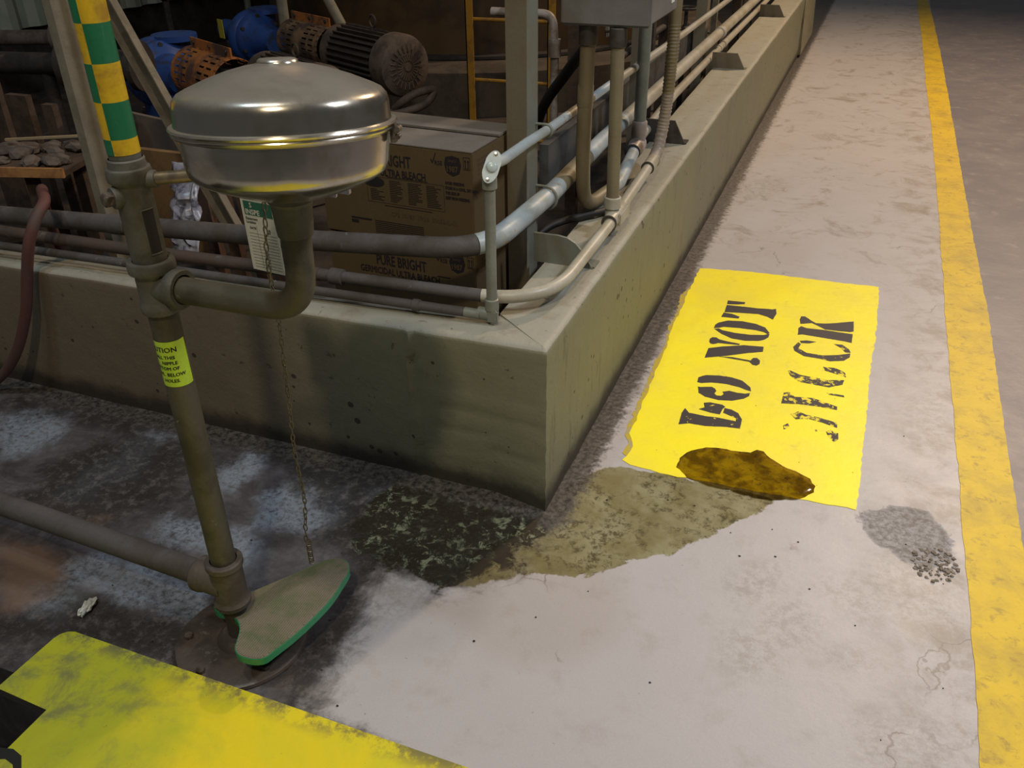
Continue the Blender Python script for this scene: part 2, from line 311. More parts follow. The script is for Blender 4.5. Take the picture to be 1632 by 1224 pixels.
# outlines of floor paint, stains and painted-in light and shade, in metres
LETTERS={'T':[[(0.2277,1.3807),(0.2897,1.3875),(0.2908,1.37),(0.2652,1.3583),(0.2306,1.3482)],[(0.2303,1.341),(0.2955,1.3481),(0.3426,1.3511),(0.377,1.3589),(0.391,1.3594),(0.4025,1.3693),(0.4089,1.3314),(0.4024,1.2773),(0.3806,1.2929),(0.3489,1.3039),(0.2849,1.2921),(0.2325,1.2788)],[(0.2308,1.2747),(0.2592,1.2748),(0.2887,1.2606),(0.2875,1.2445),(0.2599,1.2412),(0.2277,1.2373)]],
'O':[[(0.2188,1.1408),(0.2187,1.1677),(0.2266,1.1891),(0.2547,1.2159),(0.3039,1.2282),(0.3506,1.2233),(0.3848,1.2066),(0.4041,1.1712),(0.3999,1.1582),(0.385,1.1695),(0.3574,1.1742),(0.3033,1.1715),(0.2496,1.1627),(0.2356,1.1501)],[(0.2206,1.1361),(0.2356,1.1448),(0.2495,1.136),(0.2915,1.1302),(0.345,1.134),(0.3879,1.1475),(0.4049,1.1642),(0.405,1.1352),(0.3925,1.1122),(0.3766,1.0983),(0.3344,1.0839),(0.2897,1.0849),(0.2498,1.1076)]],
'N':[[(0.2218,1.0357),(0.2201,1.0575),(0.2265,1.0721),(0.2396,1.0748),(0.2518,1.0639),(0.2849,1.0587),(0.3209,1.0558),(0.3201,1.0465),(0.2877,1.0416),(0.2529,1.037),(0.2375,1.0233),(0.2282,1.0249)],[(0.2279,0.99),(0.2696,1.0171),(0.3349,1.0509),(0.3989,1.0624),(0.4006,1.0258),(0.3554,1.0005),(0.2928,0.9574),(0.2276,0.9202)],[(0.269,0.944),(0.3104,0.9553),(0.3708,0.9529),(0.3765,0.9729),(0.3887,0.9773),(0.4001,0.9618),(0.4015,0.939),(0.3937,0.9251),(0.3808,0.9268),(0.368,0.9425),(0.3123,0.9437)]],
'O2':[[(0.2351,0.7575),(0.2336,0.7874),(0.2435,0.8016),(0.2545,0.8101),(0.2902,0.8214),(0.3315,0.8234),(0.3659,0.8142),(0.3951,0.7822),(0.4004,0.759),(0.3859,0.762),(0.3643,0.7709),(0.3226,0.7768),(0.2783,0.7708),(0.2479,0.7562)],[(0.2422,0.7319),(0.2505,0.7315),(0.2829,0.7452),(0.2947,0.7368),(0.3008,0.7249),(0.2976,0.7087),(0.3053,0.6992),(0.319,0.7018),(0.3248,0.7146),(0.3188,0.7265),(0.3368,0.7398),(0.3616,0.7364),(0.3852,0.7393),(0.3987,0.7484),(0.3986,0.7295),(0.3858,0.7085),(0.3538,0.6846),(0.3156,0.6746),(0.2745,0.6797),(0.2512,0.6958)]],
'D':[[(0.2771,0.6444),(0.2954,0.6535),(0.3313,0.6524),(0.3406,0.644),(0.3357,0.6265),(0.3331,0.5962),(0.3058,0.5961),(0.269,0.6035),(0.2838,0.6191)],[(0.2268,0.567),(0.2308,0.5956),(0.247,0.5744),(0.2944,0.5728),(0.3324,0.5777),(0.3827,0.5753),(0.38,0.5931),(0.3595,0.6007),(0.3406,0.609),(0.34,0.6359),(0.3618,0.6346),(0.3833,0.6209),(0.3974,0.592),(0.3993,0.5666),(0.3994,0.541),(0.3623,0.5368),(0.3042,0.5204),(0.2584,0.5182),(0.2306,0.5027)]],
'K':[[(0.4911,1.3107),(0.4931,1.3371),(0.5064,1.3419),(0.5315,1.3143),(0.5461,1.301),(0.5769,1.3078),(0.6114,1.3247),(0.6694,1.359),(0.6732,1.2798),(0.6628,1.2707),(0.6239,1.265),(0.5802,1.2617),(0.5472,1.2873),(0.533,1.2962),(0.5159,1.2867),(0.4966,1.2764)],[(0.4933,1.2407),(0.5005,1.2594),(0.5192,1.2502),(0.5806,1.2566),(0.6375,1.2563),(0.6708,1.258),(0.6711,1.1897),(0.6496,1.1939),(0.5851,1.1957),(0.5107,1.1975),(0.4961,1.1891)]],
'C':[[(0.5068,1.1468),(0.5275,1.1574),(0.5599,1.1581),(0.5379,1.138),(0.5126,1.1318)],[(0.4903,1.0957),(0.5036,1.1355),(0.5125,1.1237),(0.5078,1.0923),(0.5356,1.0683),(0.5861,1.0676),(0.6347,1.0883),(0.6708,1.113),(0.6702,1.0842),(0.6532,1.0545),(0.6133,1.0352),(0.5797,1.0416),(0.5295,1.0422),(0.4973,1.0689)],[(0.6154,1.1613),(0.6427,1.1663),(0.6652,1.14),(0.6714,1.1171),(0.654,1.1146),(0.64,1.1406)]],
'O3':[[(0.5939,0.9912),(0.6322,0.9962),(0.6617,0.9755),(0.6665,0.9464),(0.6429,0.9553),(0.6018,0.967)],[(0.4912,0.9264),(0.4989,0.931),(0.5292,0.9136),(0.5658,0.9112),(0.6178,0.9111),(0.6624,0.9275),(0.6583,0.896),(0.621,0.8653),(0.5776,0.8663),(0.5337,0.8673),(0.5027,0.895)]],
'L':[[(0.4939,0.7203),(0.4945,0.7854),(0.5092,0.7949),(0.5272,0.7728),(0.5805,0.7843),(0.6511,0.7586),(0.6523,0.7395),(0.5881,0.7393),(0.5426,0.7343)],[(0.6157,0.83),(0.6658,0.832),(0.6683,0.8208),(0.6241,0.8208)]],
'B':[[(0.5263,0.6699),(0.5467,0.6928),(0.5685,0.6817),(0.5967,0.6807),(0.6231,0.6754),(0.6567,0.6692),(0.6585,0.6405),(0.6173,0.6546),(0.5835,0.6608),(0.5651,0.6577),(0.5438,0.6461)],[(0.5171,0.581),(0.513,0.6013),(0.5244,0.6166),(0.5313,0.6044),(0.5239,0.5871)],[(0.6296,0.6118),(0.6415,0.6234),(0.6527,0.6168),(0.6637,0.6137),(0.665,0.5824),(0.6544,0.5645),(0.6366,0.5894)],[(0.5996,0.6093),(0.6058,0.6138),(0.6066,0.604),(0.6016,0.6022)]]}
SIGN=[(0.0737,1.6418),(0.2297,1.6715),(0.3976,1.6802),(0.5843,1.6846),(0.7448,1.6937),(0.7446,1.3009),(0.735,0.981),(0.735,0.6791),(0.7294,0.4833),(0.7276,0.277),(0.6298,0.275),(0.4753,0.2639),(0.3458,0.2638),(0.2808,0.2569),(0.2044,0.258),(0.15,0.2618),(0.1234,0.2764),(0.1374,0.351),(0.1068,0.4124),(0.1125,0.4837),(0.1046,0.5907),(0.1041,0.6483),(0.0964,0.7886),(0.096,0.9444),(0.0812,1.1095),(0.0821,1.2418),(0.0766,1.3811),(0.0763,1.5016)]
SMEAR=[(0.1017,1.6255),(0.0831,1.504),(0.0567,1.3739),(0.0726,1.2112),(0.0688,1.105),(0.0882,0.9415),(0.0814,0.8263),(0.0888,0.6944),(0.0922,0.5861),(0.0954,0.4845),(0.0968,0.4087),(0.1195,0.3573),(0.1125,0.3098),(0.1544,0.2848),(0.1704,0.436),(0.1504,0.6851),(0.1457,0.9394),(0.1191,1.2281),(0.1323,1.4606)]
PUDDLE=[(0.2688,0.2969),(0.2693,0.343),(0.2885,0.3846),(0.3261,0.4146),(0.3673,0.4267),(0.4053,0.4248),(0.4448,0.4332),(0.4589,0.4543),(0.4762,0.4512),(0.4964,0.4243),(0.5246,0.4102),(0.5479,0.3918),(0.5694,0.3879),(0.6065,0.3666),(0.6231,0.3386),(0.6208,0.3098),(0.6045,0.2845),(0.5816,0.2651),(0.5474,0.2523),(0.5224,0.2403),(0.4871,0.2353),(0.4471,0.2395),(0.3984,0.2435),(0.3489,0.2477),(0.3051,0.2602)]
MASKS={'olive':[[(0.006,0.0021),(0.0213,0.1171),(0.0692,0.2137),(0.1458,0.2512),(0.2796,0.2623),(0.4135,0.2492),(0.5388,0.26),(0.5196,0.2258),(0.4819,0.1618),(0.4373,0.1044),(0.3762,0.0228),(0.3425,-0.0323),(0.2912,-0.07),(0.2412,-0.1092),(0.1942,-0.1558),(0.1586,-0.1867),(0.0889,-0.2042),(0.0043,-0.2447),(-0.0753,-0.3132),(-0.1333,-0.3392),(-0.1015,-0.1989)]],
'grime_shade':[[(-0.8408,0.0277),(-0.5034,0.0403),(0.0035,0.0091),(0.0219,-0.0102),(0.0085,-0.1102),(0.0006,-0.195),(-0.0294,-0.2574),(-0.0827,-0.3139),(-0.1491,-0.3389),(-0.2343,-0.3279),(-0.3072,-0.3442),(-0.3807,-0.3037),(-0.4729,-0.2662),(-0.5682,-0.1723),(-0.7052,-0.1102)],[(-1.8197,-0.0197),(-1.1647,0.0187),(-0.6976,0.0315),(-0.3118,0.0363),(0.0035,0.0091),(0.0064,-0.0366),(-0.2773,-0.0363),(-0.6493,-0.0446),(-1.0941,-0.0662),(-1.711,-0.1168)],[(-1.3387,-0.1229),(-1.0096,-0.0349),(-0.9065,-0.243),(-0.9703,-0.4019),(-1.0635,-0.512),(-1.3304,-0.4568),(-1.3245,-0.3408)],[(-0.9927,-0.7585),(-0.8738,-0.6637),(-0.6309,-0.5823),(-0.4536,-0.7436),(-0.8285,-0.7445),(-0.8703,-0.8678)],[(0.006,0.0021),(0.0094,0.1269),(0.0262,0.4877),(0.0769,1.2127),(0.0644,1.6252),(-0.0175,1.5958),(-0.0203,0.8788),(-0.0139,0.3677)],[(-0.3276,-0.6452),(-0.317,-0.4126),(-0.2736,-0.3751),(-0.2505,-0.5262),(-0.213,-0.6274),(-0.2288,-0.7068),(-0.3064,-0.7203)]],  # dark dirt; the last outline paints the shadow beside the treadle
'wet':[[(-0.406,0.0012),(0.006,0.0021),(0.0136,-0.0338),(0.0029,-0.1597),(0.0013,-0.2172),(-0.0507,-0.2805),(-0.1358,-0.3339),(-0.2763,-0.3103),(-0.4273,-0.2242),(-0.4296,-0.0931)]],
'bare':[[(-2.827,-0.1477),(-1.8692,0.0245),(-0.7229,0.0714),(-0.0064,0.0375),(0.035,-0.0001),(0.0036,-0.1825),(-0.0827,-0.3139),(-0.2986,-0.3299),(-0.2938,-0.4247),(-0.2505,-0.5262),(-0.2555,-0.6179),(-0.2518,-0.7155),(0.0614,-0.7485),(0.0525,-0.9646),(-0.9012,-1.3295)]],
'bluish':[[(-1.1983,-0.0363),(-1.1246,-0.016),(-1.0918,-0.1469),(-1.1014,-0.2577),(-1.1312,-0.3825),(-1.2052,-0.4237),(-1.2128,-0.3429),(-1.2074,-0.2368),(-1.2128,-0.1102)],[(-0.8716,-0.0331),(-0.8135,-0.0115),(-0.7857,-0.0953),(-0.7896,-0.2135),(-0.8429,-0.2473),(-0.8633,-0.1691)],[(-1.6815,-0.1432),(-1.5884,-0.0903),(-1.4852,-0.0706),(-1.3997,-0.1795),(-1.418,-0.252),(-1.4929,-0.3117)],[(-0.9808,-0.5749),(-0.9213,-0.5181),(-0.6229,-0.5277),(-0.5666,-0.5781),(-0.6257,-0.6298),(-0.809,-0.6187),(-0.9427,-0.5941)],[(-0.8833,-0.3434),(-0.7703,-0.3399),(-0.6036,-0.3396),(-0.5791,-0.424),(-0.7606,-0.4225),(-0.878,-0.4179)],[(-1.0003,-0.6485),(-0.9326,-0.623),(-0.868,-0.6512),(-0.8765,-0.7147),(-0.9464,-0.7508)],[(-0.4578,-0.0757),(-0.2663,-0.0596),(-0.1905,-0.1102),(-0.1138,-0.1317),(-0.1383,-0.1892),(-0.3003,-0.2015),(-0.3926,-0.16)],[(-0.6736,-0.0984),(-0.4906,-0.1159),(-0.4395,-0.2033),(-0.5018,-0.277),(-0.6603,-0.3114),(-0.7048,-0.1958)]],  # pale bluish patches on the left floor
'rust_glow':[[(-1.2334,-0.4069),(-1.1618,-0.3939),(-1.0238,-0.409),(-1.0082,-0.4467),(-1.1038,-0.4519)],[(-1.2081,-0.5661),(-1.1031,-0.5509),(-0.9808,-0.5749),(-0.9285,-0.6637),(-0.9638,-0.7178),(-1.0005,-0.7516)]],  # first outline is rust, second paints warm lamp light on the floor
'crust':[[(0.7356,0.2618),(0.8077,0.3148),(0.8806,0.329),(0.9358,0.2614),(0.9394,0.1688),(0.8914,0.1172),(0.8377,0.1306),(0.782,0.1677)]],
'dirt':[[(0.7975,0.093),(0.9179,0.1161),(0.9532,0.0246),(0.9245,-0.0825),(0.8385,-0.0581),(0.7454,0.0296)],[(0.7736,-0.3724),(0.9058,-0.3222),(0.9133,-0.4242),(0.7774,-0.4759)],[(0.4766,-0.0929),(0.5156,-0.024),(0.5694,-0.0038),(0.5607,-0.1029),(0.5038,-0.1345)],[(0.5718,-0.139),(0.6208,-0.1006),(0.6639,-0.1432),(0.6562,-0.2022),(0.5972,-0.2426),(0.5662,-0.1991)],[(0.5007,-0.2426),(0.588,-0.2188),(0.5912,-0.2975),(0.5457,-0.3283),(0.5103,-0.3021)],[(0.6683,-0.0313),(0.733,0.0078),(0.7875,-0.0478),(0.7638,-0.1055),(0.7105,-0.0668)],[(0.7078,-0.2274),(0.7552,-0.2007),(0.7799,-0.2175),(0.733,-0.2438)],[(0.1036,2.8105),(0.2608,2.9188),(0.2973,2.7234),(0.1391,2.668)],[(0.0741,2.696),(0.188,2.7563),(0.2087,2.594),(0.063,2.572)],[(0.8871,0.8792),(0.9416,0.9763),(0.9581,0.6944),(0.8679,0.5966)],[(-0.3037,-0.4076),(-0.2351,-0.2949),(-0.1232,-0.3604),(-0.2179,-0.4759)]]}
STRIPE_L=[(0.9675,-0.4035),(0.9718,-0.2197),(0.972,-0.046),(0.9703,0.324),(0.9709,0.9101),(0.9707,1.647),(0.9769,2.6343),(0.9772,3.2225),(0.9765,4.2625),(0.9654,5.3983),(0.9599,7.465),(0.9428,9.2264),(0.9418,11.9097)]
STRIPE_R=[(1.0975,0.0014),(1.0999,0.2519),(1.0994,0.5049),(1.1049,0.9595),(1.1127,1.5887),(1.1051,2.3522),(1.102,3.2659),(1.1023,4.4628),(1.0966,6.5836),(1.0781,8.6394),(1.0487,10.0676),(1.018,11.9302)]
PLATEMARK=[[(-0.7059,-1.0306),(-0.6846,-1.0156),(-0.661,-1.0094),(-0.6355,-1.0148),(-0.6079,-1.0404),(-0.6154,-1.0498),(-0.6358,-1.0338),(-0.6579,-1.0301),(-0.6896,-1.0449)]]
CRACK=[(0.2961,1.9515),(0.2655,1.7642),(0.2142,1.6142)]
# ------------------------------------------------------------------ floor
def sdf(poly, X, Y):
    """signed distance (negative inside) of grid points to a polygon"""
    P = np.array(poly); n = len(P); d = np.full(X.shape, 1e9); ins = np.zeros(X.shape, bool)
    for i in range(n):
        ax, ay = P[i]; bx, by = P[(i+1) % n]; ex, ey = bx-ax, by-ay
        t = np.clip(((X-ax)*ex+(Y-ay)*ey)/(ex*ex+ey*ey+1e-12), 0, 1)
        d = np.minimum(d, np.hypot(X-ax-t*ex, Y-ay-t*ey))
        c = ((ay > Y) != (by > Y)) & (X < (bx-ax)*(Y-ay)/((by-ay) if abs(by-ay) > 1e-9 else 1e-9)+ax); ins ^= c
    return np.where(ins, -d, d)
SOFT = dict(olive=0.10, grime_shade=0.26, wet=0.16, bare=0.10, bluish=0.11, rust_glow=0.08, dirt=0.10, crust=0.07)
def axis_steps(a, b, lo, hi, fine, coarse):
    out = [a]
    while out[-1] < b:
        x = out[-1]
        d = max(lo-x, x-hi, 0); out.append(x+min(coarse, fine+d*0.08))
    return np.array(out)
def floor_grid(x0, x1, y0, y1, lo, hi, fine):
    xs = axis_steps(x0, x1, lo[0], hi[0], fine, 0.5); ys = axis_steps(y0, y1, lo[1], hi[1], fine, 0.5)
    xs = np.sort(np.unique(np.round(xs, 4))); ys = np.unique(np.round(ys, 4))
    return xs, ys
xs = np.concatenate([np.arange(-3.6, -2.1, 0.1), np.arange(-2.1, -0.02, 0.012), np.arange(-0.02, 1.32, 0.012), 1.32+np.cumsum(np.linspace(0.02, 0.5, 24))])
ys = np.concatenate([np.arange(-2.6, -1.1, 0.05), np.arange(-1.1, 1.9, 0.012), 1.9+np.cumsum(np.linspace(0.015, 0.2, 110))])
PIT = (-1.6, -0.60, -1.6, -0.86)       # x0 x1 y0 y1 of the opening below the yellow plate
xs = np.unique(np.append(xs, PIT[:2])); ys = np.unique(np.append(ys, PIT[2:]))
X, Y = np.meshgrid(xs, ys)
nx, ny = len(xs), len(ys)
Z = np.zeros_like(X)
verts = np.stack([X.ravel(), Y.ravel(), Z.ravel()], 1)
ii, jj = np.meshgrid(np.arange(nx-1), np.arange(ny-1)); a = (jj*nx+ii).ravel()
faces = np.stack([a, a+1, a+nx+1, a+nx], 1)
cx = (xs[ii]+xs[ii+1]).ravel()/2; cy = (ys[jj]+ys[jj+1]).ravel()/2
faces = faces[~((cx > PIT[0]) & (cx < PIT[1]) & (cy > PIT[2]) & (cy < PIT[3]))]
me = bpy.data.meshes.new('floor'); me.from_pydata(verts.tolist(), [], faces.tolist()); me.update()
xf, yf = X.ravel(), Y.ravel()
for k, polys in MASKS.items():
    v = np.zeros(xf.shape)
    for p in polys: v = np.maximum(v, np.clip(0.5-sdf(p, xf, yf)/SOFT[k], 0, 1))
    at = me.attributes.new(k, 'FLOAT', 'POINT'); at.data.foreach_set('value', v.astype(np.float32))
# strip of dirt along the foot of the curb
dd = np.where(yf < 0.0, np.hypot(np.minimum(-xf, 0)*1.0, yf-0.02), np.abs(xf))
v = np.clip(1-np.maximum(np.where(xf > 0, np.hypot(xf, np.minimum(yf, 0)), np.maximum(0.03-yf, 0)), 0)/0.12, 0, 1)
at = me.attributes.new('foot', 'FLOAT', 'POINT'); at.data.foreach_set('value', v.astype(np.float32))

def floor_material():
    m, nt, b = new_mat('painted_concrete_floor')
    geo = N(nt, 'ShaderNodeNewGeometry').outputs['Position']
    def att(n): return N(nt, 'ShaderNodeAttribute', attribute_name=n).outputs['Fac']
    def mask(n, scale, amp, sharp=0.06, det=6):
        f = mth(nt, 'ADD', att(n), mth(nt, 'MULTIPLY', mth(nt, 'SUBTRACT', noise_n(nt, geo, scale, det, 0.7, 0.4), 0.5), amp))
        return ramp(nt, f, 0.5-sharp, 0.5+sharp)
    sep = N(nt, 'ShaderNodeSeparateXYZ'); nt.links.new(geo, sep.inputs[0])
    n1 = noise_n(nt, geo, 2.5, 5); n2 = noise_n(nt, geo, 11, 6, 0.65); n3 = noise_n(nt, geo, 60, 5, 0.7); n4 = noise_n(nt, geo, 260, 3)
    # grey floor paint, cleaner near, dirtier along the yellow line
    c = mixc(nt, n1, (0.385, 0.37, 0.375), (0.46, 0.445, 0.455))
    c = mixc(nt, mth(nt, 'MULTIPLY', ramp(nt, n2, 0.50, 0.72), 0.35), c, (0.30, 0.275, 0.25))
    c = mixc(nt, 1.0, c, mixc(nt, n4, (0.9,)*3, (1.08,)*3), 'MULTIPLY')
    # worn smudges further down the walkway
    ymask = ramp(nt, sep.outputs[1], 0.9, 2.4)
    sm = mth(nt, 'MULTIPLY', ymask, ramp(nt, noise_n(nt, geo, 5.5, 6, 0.7, 0.8), 0.52, 0.68))
    c = mixc(nt, mth(nt, 'MULTIPLY', sm, 0.75), c, (0.24, 0.205, 0.165))
    side = mth(nt, 'MULTIPLY', ramp(nt, sep.outputs[0], 0.72, 0.95), ramp(nt, noise_n(nt, geo, 7, 6, 0.72, 0.4), 0.44, 0.66))
    c = mixc(nt, mth(nt, 'MULTIPLY', side, 0.75), c, (0.25, 0.22, 0.185))
    dirt = mth(nt, 'MULTIPLY', mth(nt, 'MINIMUM', mth(nt, 'MULTIPLY', att('dirt'), 1.6), 1.0), ramp(nt, noise_n(nt, geo, 42, 8, 0.8, 0.1), 0.42, 0.60))
    c = mixc(nt, mth(nt, 'MULTIPLY', dirt, 0.45), c, (0.24, 0.215, 0.18))
    crs = mask('crust', 20, 1.3, 0.15, 9)
    c = mixc(nt, mth(nt, 'MULTIPLY', mth(nt, 'MULTIPLY', crs, ramp(nt, noise_n(nt, geo, 60, 8, 0.8), 0.40, 0.60)), 0.75), c, (0.15, 0.125, 0.10))
    c = mixc(nt, mth(nt, 'MULTIPLY', ramp(nt, n3, 0.66, 0.72), 0.7), c, (0.12, 0.10, 0.085))
    ck = N(nt, 'ShaderNodeTexVoronoi', feature='DISTANCE_TO_EDGE'); ck.inputs['Scale'].default_value = 1.7
    wv = N(nt, 'ShaderNodeVectorMath', operation='ADD'); nz = N(nt, 'ShaderNodeTexNoise'); nz.inputs['Scale'].default_value = 6; nz.inputs['Detail'].default_value = 6; nt.links.new(geo, nz.inputs['Vector'])
    sc2 = N(nt, 'ShaderNodeVectorMath', operation='SCALE'); sc2.inputs['Scale'].default_value = 0.25; nt.links.new(nz.outputs['Color'], sc2.inputs[0]); nt.links.new(geo, wv.inputs[0]); nt.links.new(sc2.outputs[0], wv.inputs[1]); nt.links.new(wv.outputs[0], ck.inputs['Vector'])
    crk = mth(nt, 'MULTIPLY', ramp(nt, ck.outputs['Distance'], 0.006, 0.002), ramp(nt, noise_n(nt, geo, 3, 3), 0.52, 0.60))
    c = mixc(nt, mth(nt, 'MULTIPLY', crk, 0.5), c, (0.15, 0.12, 0.10))
    # beyond the yellow line: bare darker slab
    far = ramp(nt, sep.outputs[0], 1.065, 1.075)
    cf = mixc(nt, ramp(nt, noise_n(nt, geo, 3, 6, 0.7, 0.5), 0.35, 0.7), (0.15, 0.14, 0.16), (0.20, 0.185, 0.19))
    cf = mixc(nt, mth(nt, 'MULTIPLY', ramp(nt, n2, 0.55, 0.75), 0.6), cf, (0.33, 0.30, 0.28))
    c = mixc(nt, far, c, cf)
    # left: bare, stained concrete
    cb = mixc(nt, ramp(nt, noise_n(nt, geo, 6, 6, 0.7, 0.5), 0.38, 0.66), (0.042, 0.036, 0.038), (0.125, 0.115, 0.117))
    cb = mixc(nt, mth(nt, 'MULTIPLY', ramp(nt, n3, 0.42, 0.62), 0.5), cb, (0.07, 0.062, 0.062))
    c = mixc(nt, mask('bare', 12, 1.1, 0.16, 9), c, cb)
    ch = mth(nt, 'MULTIPLY', mask('bluish', 11, 1.5, 0.28, 9), ramp(nt, noise_n(nt, geo, 60, 8, 0.8), 0.34, 0.58))
    c = mixc(nt, mth(nt, 'MULTIPLY', ch, 0.80), c, (0.25, 0.295, 0.345))
    c = mixc(nt, mth(nt, 'MULTIPLY', mask('rust_glow', 14, 1.3, 0.35, 9), 0.6), c, (0.20, 0.12, 0.07))
    # olive oily stain spreading over the paint
    ol = mask('olive', 13, 0.75, 0.035, 9)
    co_ = mixc(nt, ramp(nt, noise_n(nt, geo, 9, 5), 0.35, 0.65), (0.185, 0.16, 0.07), (0.27, 0.25, 0.145))
    co_ = mixc(nt, mth(nt, 'MULTIPLY', mth(nt, 'MULTIPLY', ramp(nt, noise_n(nt, geo, 34, 9, 0.85, 0.3), 0.49, 0.57), ramp(nt, noise_n(nt, geo, 8, 4), 0.38, 0.56)), 0.88), co_, (0.065, 0.052, 0.022))
    c = mixc(nt, ol, c, co_)
    # dark dirt, with the treadle's shadow painted in as one patch
    gr = mask('grime_shade', 9, 1.3, 0.22, 10)
    cg = mixc(nt, ramp(nt, noise_n(nt, geo, 34, 7, 0.75), 0.48, 0.64), (0.022, 0.018, 0.016), (0.105, 0.092, 0.085))
    c = mixc(nt, mth(nt, 'MULTIPLY', gr, 0.82), c, cg)
    wt = mask('wet', 9, 1.5, 0.08, 10)
    cw = mixc(nt, mth(nt, 'MULTIPLY', ramp(nt, noise_n(nt, geo, 34, 9, 0.82, 0.5), 0.52, 0.58), ramp(nt, noise_n(nt, geo, 6, 5), 0.38, 0.56)), (0.019, 0.015, 0.008), (0.20, 0.225, 0.14))
    c = mixc(nt, wt, c, cw)
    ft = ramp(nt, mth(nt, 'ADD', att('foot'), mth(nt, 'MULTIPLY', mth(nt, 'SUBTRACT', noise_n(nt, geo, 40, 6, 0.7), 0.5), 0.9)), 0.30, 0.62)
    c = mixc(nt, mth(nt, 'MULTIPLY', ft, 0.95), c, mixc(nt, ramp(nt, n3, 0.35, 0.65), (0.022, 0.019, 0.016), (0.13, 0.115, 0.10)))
    nt.links.new(c, b.inputs['Base Color'])
    r = mth(nt, 'ADD', 0.36, mth(nt, 'MULTIPLY', n2, 0.22))
    r = mth(nt, 'SUBTRACT', r, mth(nt, 'MULTIPLY', ol, 0.16)); r = mth(nt, 'SUBTRACT', r, mth(nt, 'MULTIPLY', wt, 0.12))
    nt.links.new(r, b.inputs['Roughness'])
    h = mth(nt, 'ADD', mth(nt, 'MULTIPLY', n3, 0.5), mth(nt, 'MULTIPLY', n2, 0.6))
    h2 = mth(nt, 'MULTIPLY', mth(nt, 'MAXIMUM', mth(nt, 'MULTIPLY', gr, 0.6), mth(nt, 'MAXIMUM', ft, mth(nt, 'MULTIPLY', crs, 0.8))), noise_n(nt, geo, 90, 6, 0.8))
    h = mth(nt, 'ADD', mth(nt, 'MULTIPLY', h, 0.5), mth(nt, 'MULTIPLY', h2, 1.8))
    bump(nt, b, h, 0.0022)
    return m
me.materials.append(floor_material())
floor = bpy.data.objects.new('floor', me); C.objects.link(floor); tag(floor, kind='structure')
bm = BM(); box(bm, (-9, 0.10, -0.06), (-0.17, 13, 0.0015))
inner = link('floor', bm, floorm, smooth=False); tag(inner, kind='structure')
bm = BM()      # pit under the plate, built as walls and a bottom
box(bm, (PIT[0]-0.05, PIT[2]-0.05, -0.40), (PIT[1]+0.05, PIT[3]+0.05, -0.35))
box(bm, (PIT[0]-0.05, PIT[3], -0.35), (PIT[1]+0.05, PIT[3]+0.05, -0.002)); box(bm, (PIT[1], PIT[2], -0.35), (PIT[1]+0.05, PIT[3], -0.002))
box(bm, (PIT[0]-0.05, PIT[2]-0.05, -0.35), (PIT[1]+0.05, PIT[2], -0.002)); box(bm, (PIT[0]-0.05, PIT[2], -0.35), (PIT[0], PIT[3], -0.002))
tag(link('floor_pit', bm, pitm, smooth=False), kind='structure')

# yellow edge line
def line_mat():
    m, nt, b = new_mat('yellow_line_paint')
    geo = N(nt, 'ShaderNodeNewGeometry').outputs['Position']
    c = mixc(nt, ramp(nt, noise_n(nt, geo, 6, 6, 0.7, 0.3), 0.40, 0.72), (0.66, 0.46, 0.012), (0.46, 0.32, 0.03))
    c = mixc(nt, mth(nt, 'MULTIPLY', ramp(nt, noise_n(nt, geo, 26, 7, 0.75, 0.4), 0.52, 0.66), 0.55), c, (0.22, 0.15, 0.04))
    nt.links.new(c, b.inputs['Base Color']); b.inputs['Roughness'].default_value = 0.5
    bump(nt, b, noise_n(nt, geo, 35, 6, 0.7), 0.0015)
    return m
def sign_mat():
    m, nt, b = new_mat('fresh_yellow_floor_paint')
    geo = N(nt, 'ShaderNodeNewGeometry').outputs['Position']
    c = mixc(nt, ramp(nt, noise_n(nt, geo, 4, 5, 0.6), 0.35, 0.7), (0.95, 0.83, 0.012), (0.86, 0.74, 0.05))
    c = mixc(nt, mth(nt, 'MULTIPLY', ramp(nt, noise_n(nt, geo, 13, 6, 0.72, 0.4), 0.56, 0.75), 0.5), c, (0.50, 0.43, 0.09))
    c = mixc(nt, mth(nt, 'MULTIPLY', ramp(nt, noise_n(nt, geo, 60, 5, 0.7), 0.68, 0.74), 0.5), c, (0.30, 0.24, 0.05))
    nt.links.new(c, b.inputs['Base Color']); b.inputs['Roughness'].default_value = 0.48
    bump(nt, b, noise_n(nt, geo, 30, 5, 0.6), 0.0012)
    return m
linem, signm = line_mat(), sign_mat()
def wob(p, a): return (p[0]+random.uniform(-a, a), p[1]+random.uniform(-a, a))
def densify(poly, step, amp, closed=True):
    out = []; n = len(poly)
    for i in range(n if closed else n-1):
        a, b = poly[i], poly[(i+1) % n]; d = math.hypot(b[0]-a[0], b[1]-a[1]); k = max(1, int(d/step))
        out += [wob((a[0]+(b[0]-a[0])*j/k, a[1]+(b[1]-a[1])*j/k), amp) for j in range(k)]
    if not closed: out.append(poly[-1])
    return out
def interp_edge(E, ys_):
    E = sorted(E, key=lambda p: p[1]); return np.interp(ys_, [p[1] for p in E], [p[0] for p in E])
ysl = np.arange(-0.9, 10.4, 0.03)
xl = interp_edge(STRIPE_L, ysl); xr = interp_edge(STRIPE_R, ysl)
xr = np.maximum(xr, xl+0.105)
bm = BM(); prev = None
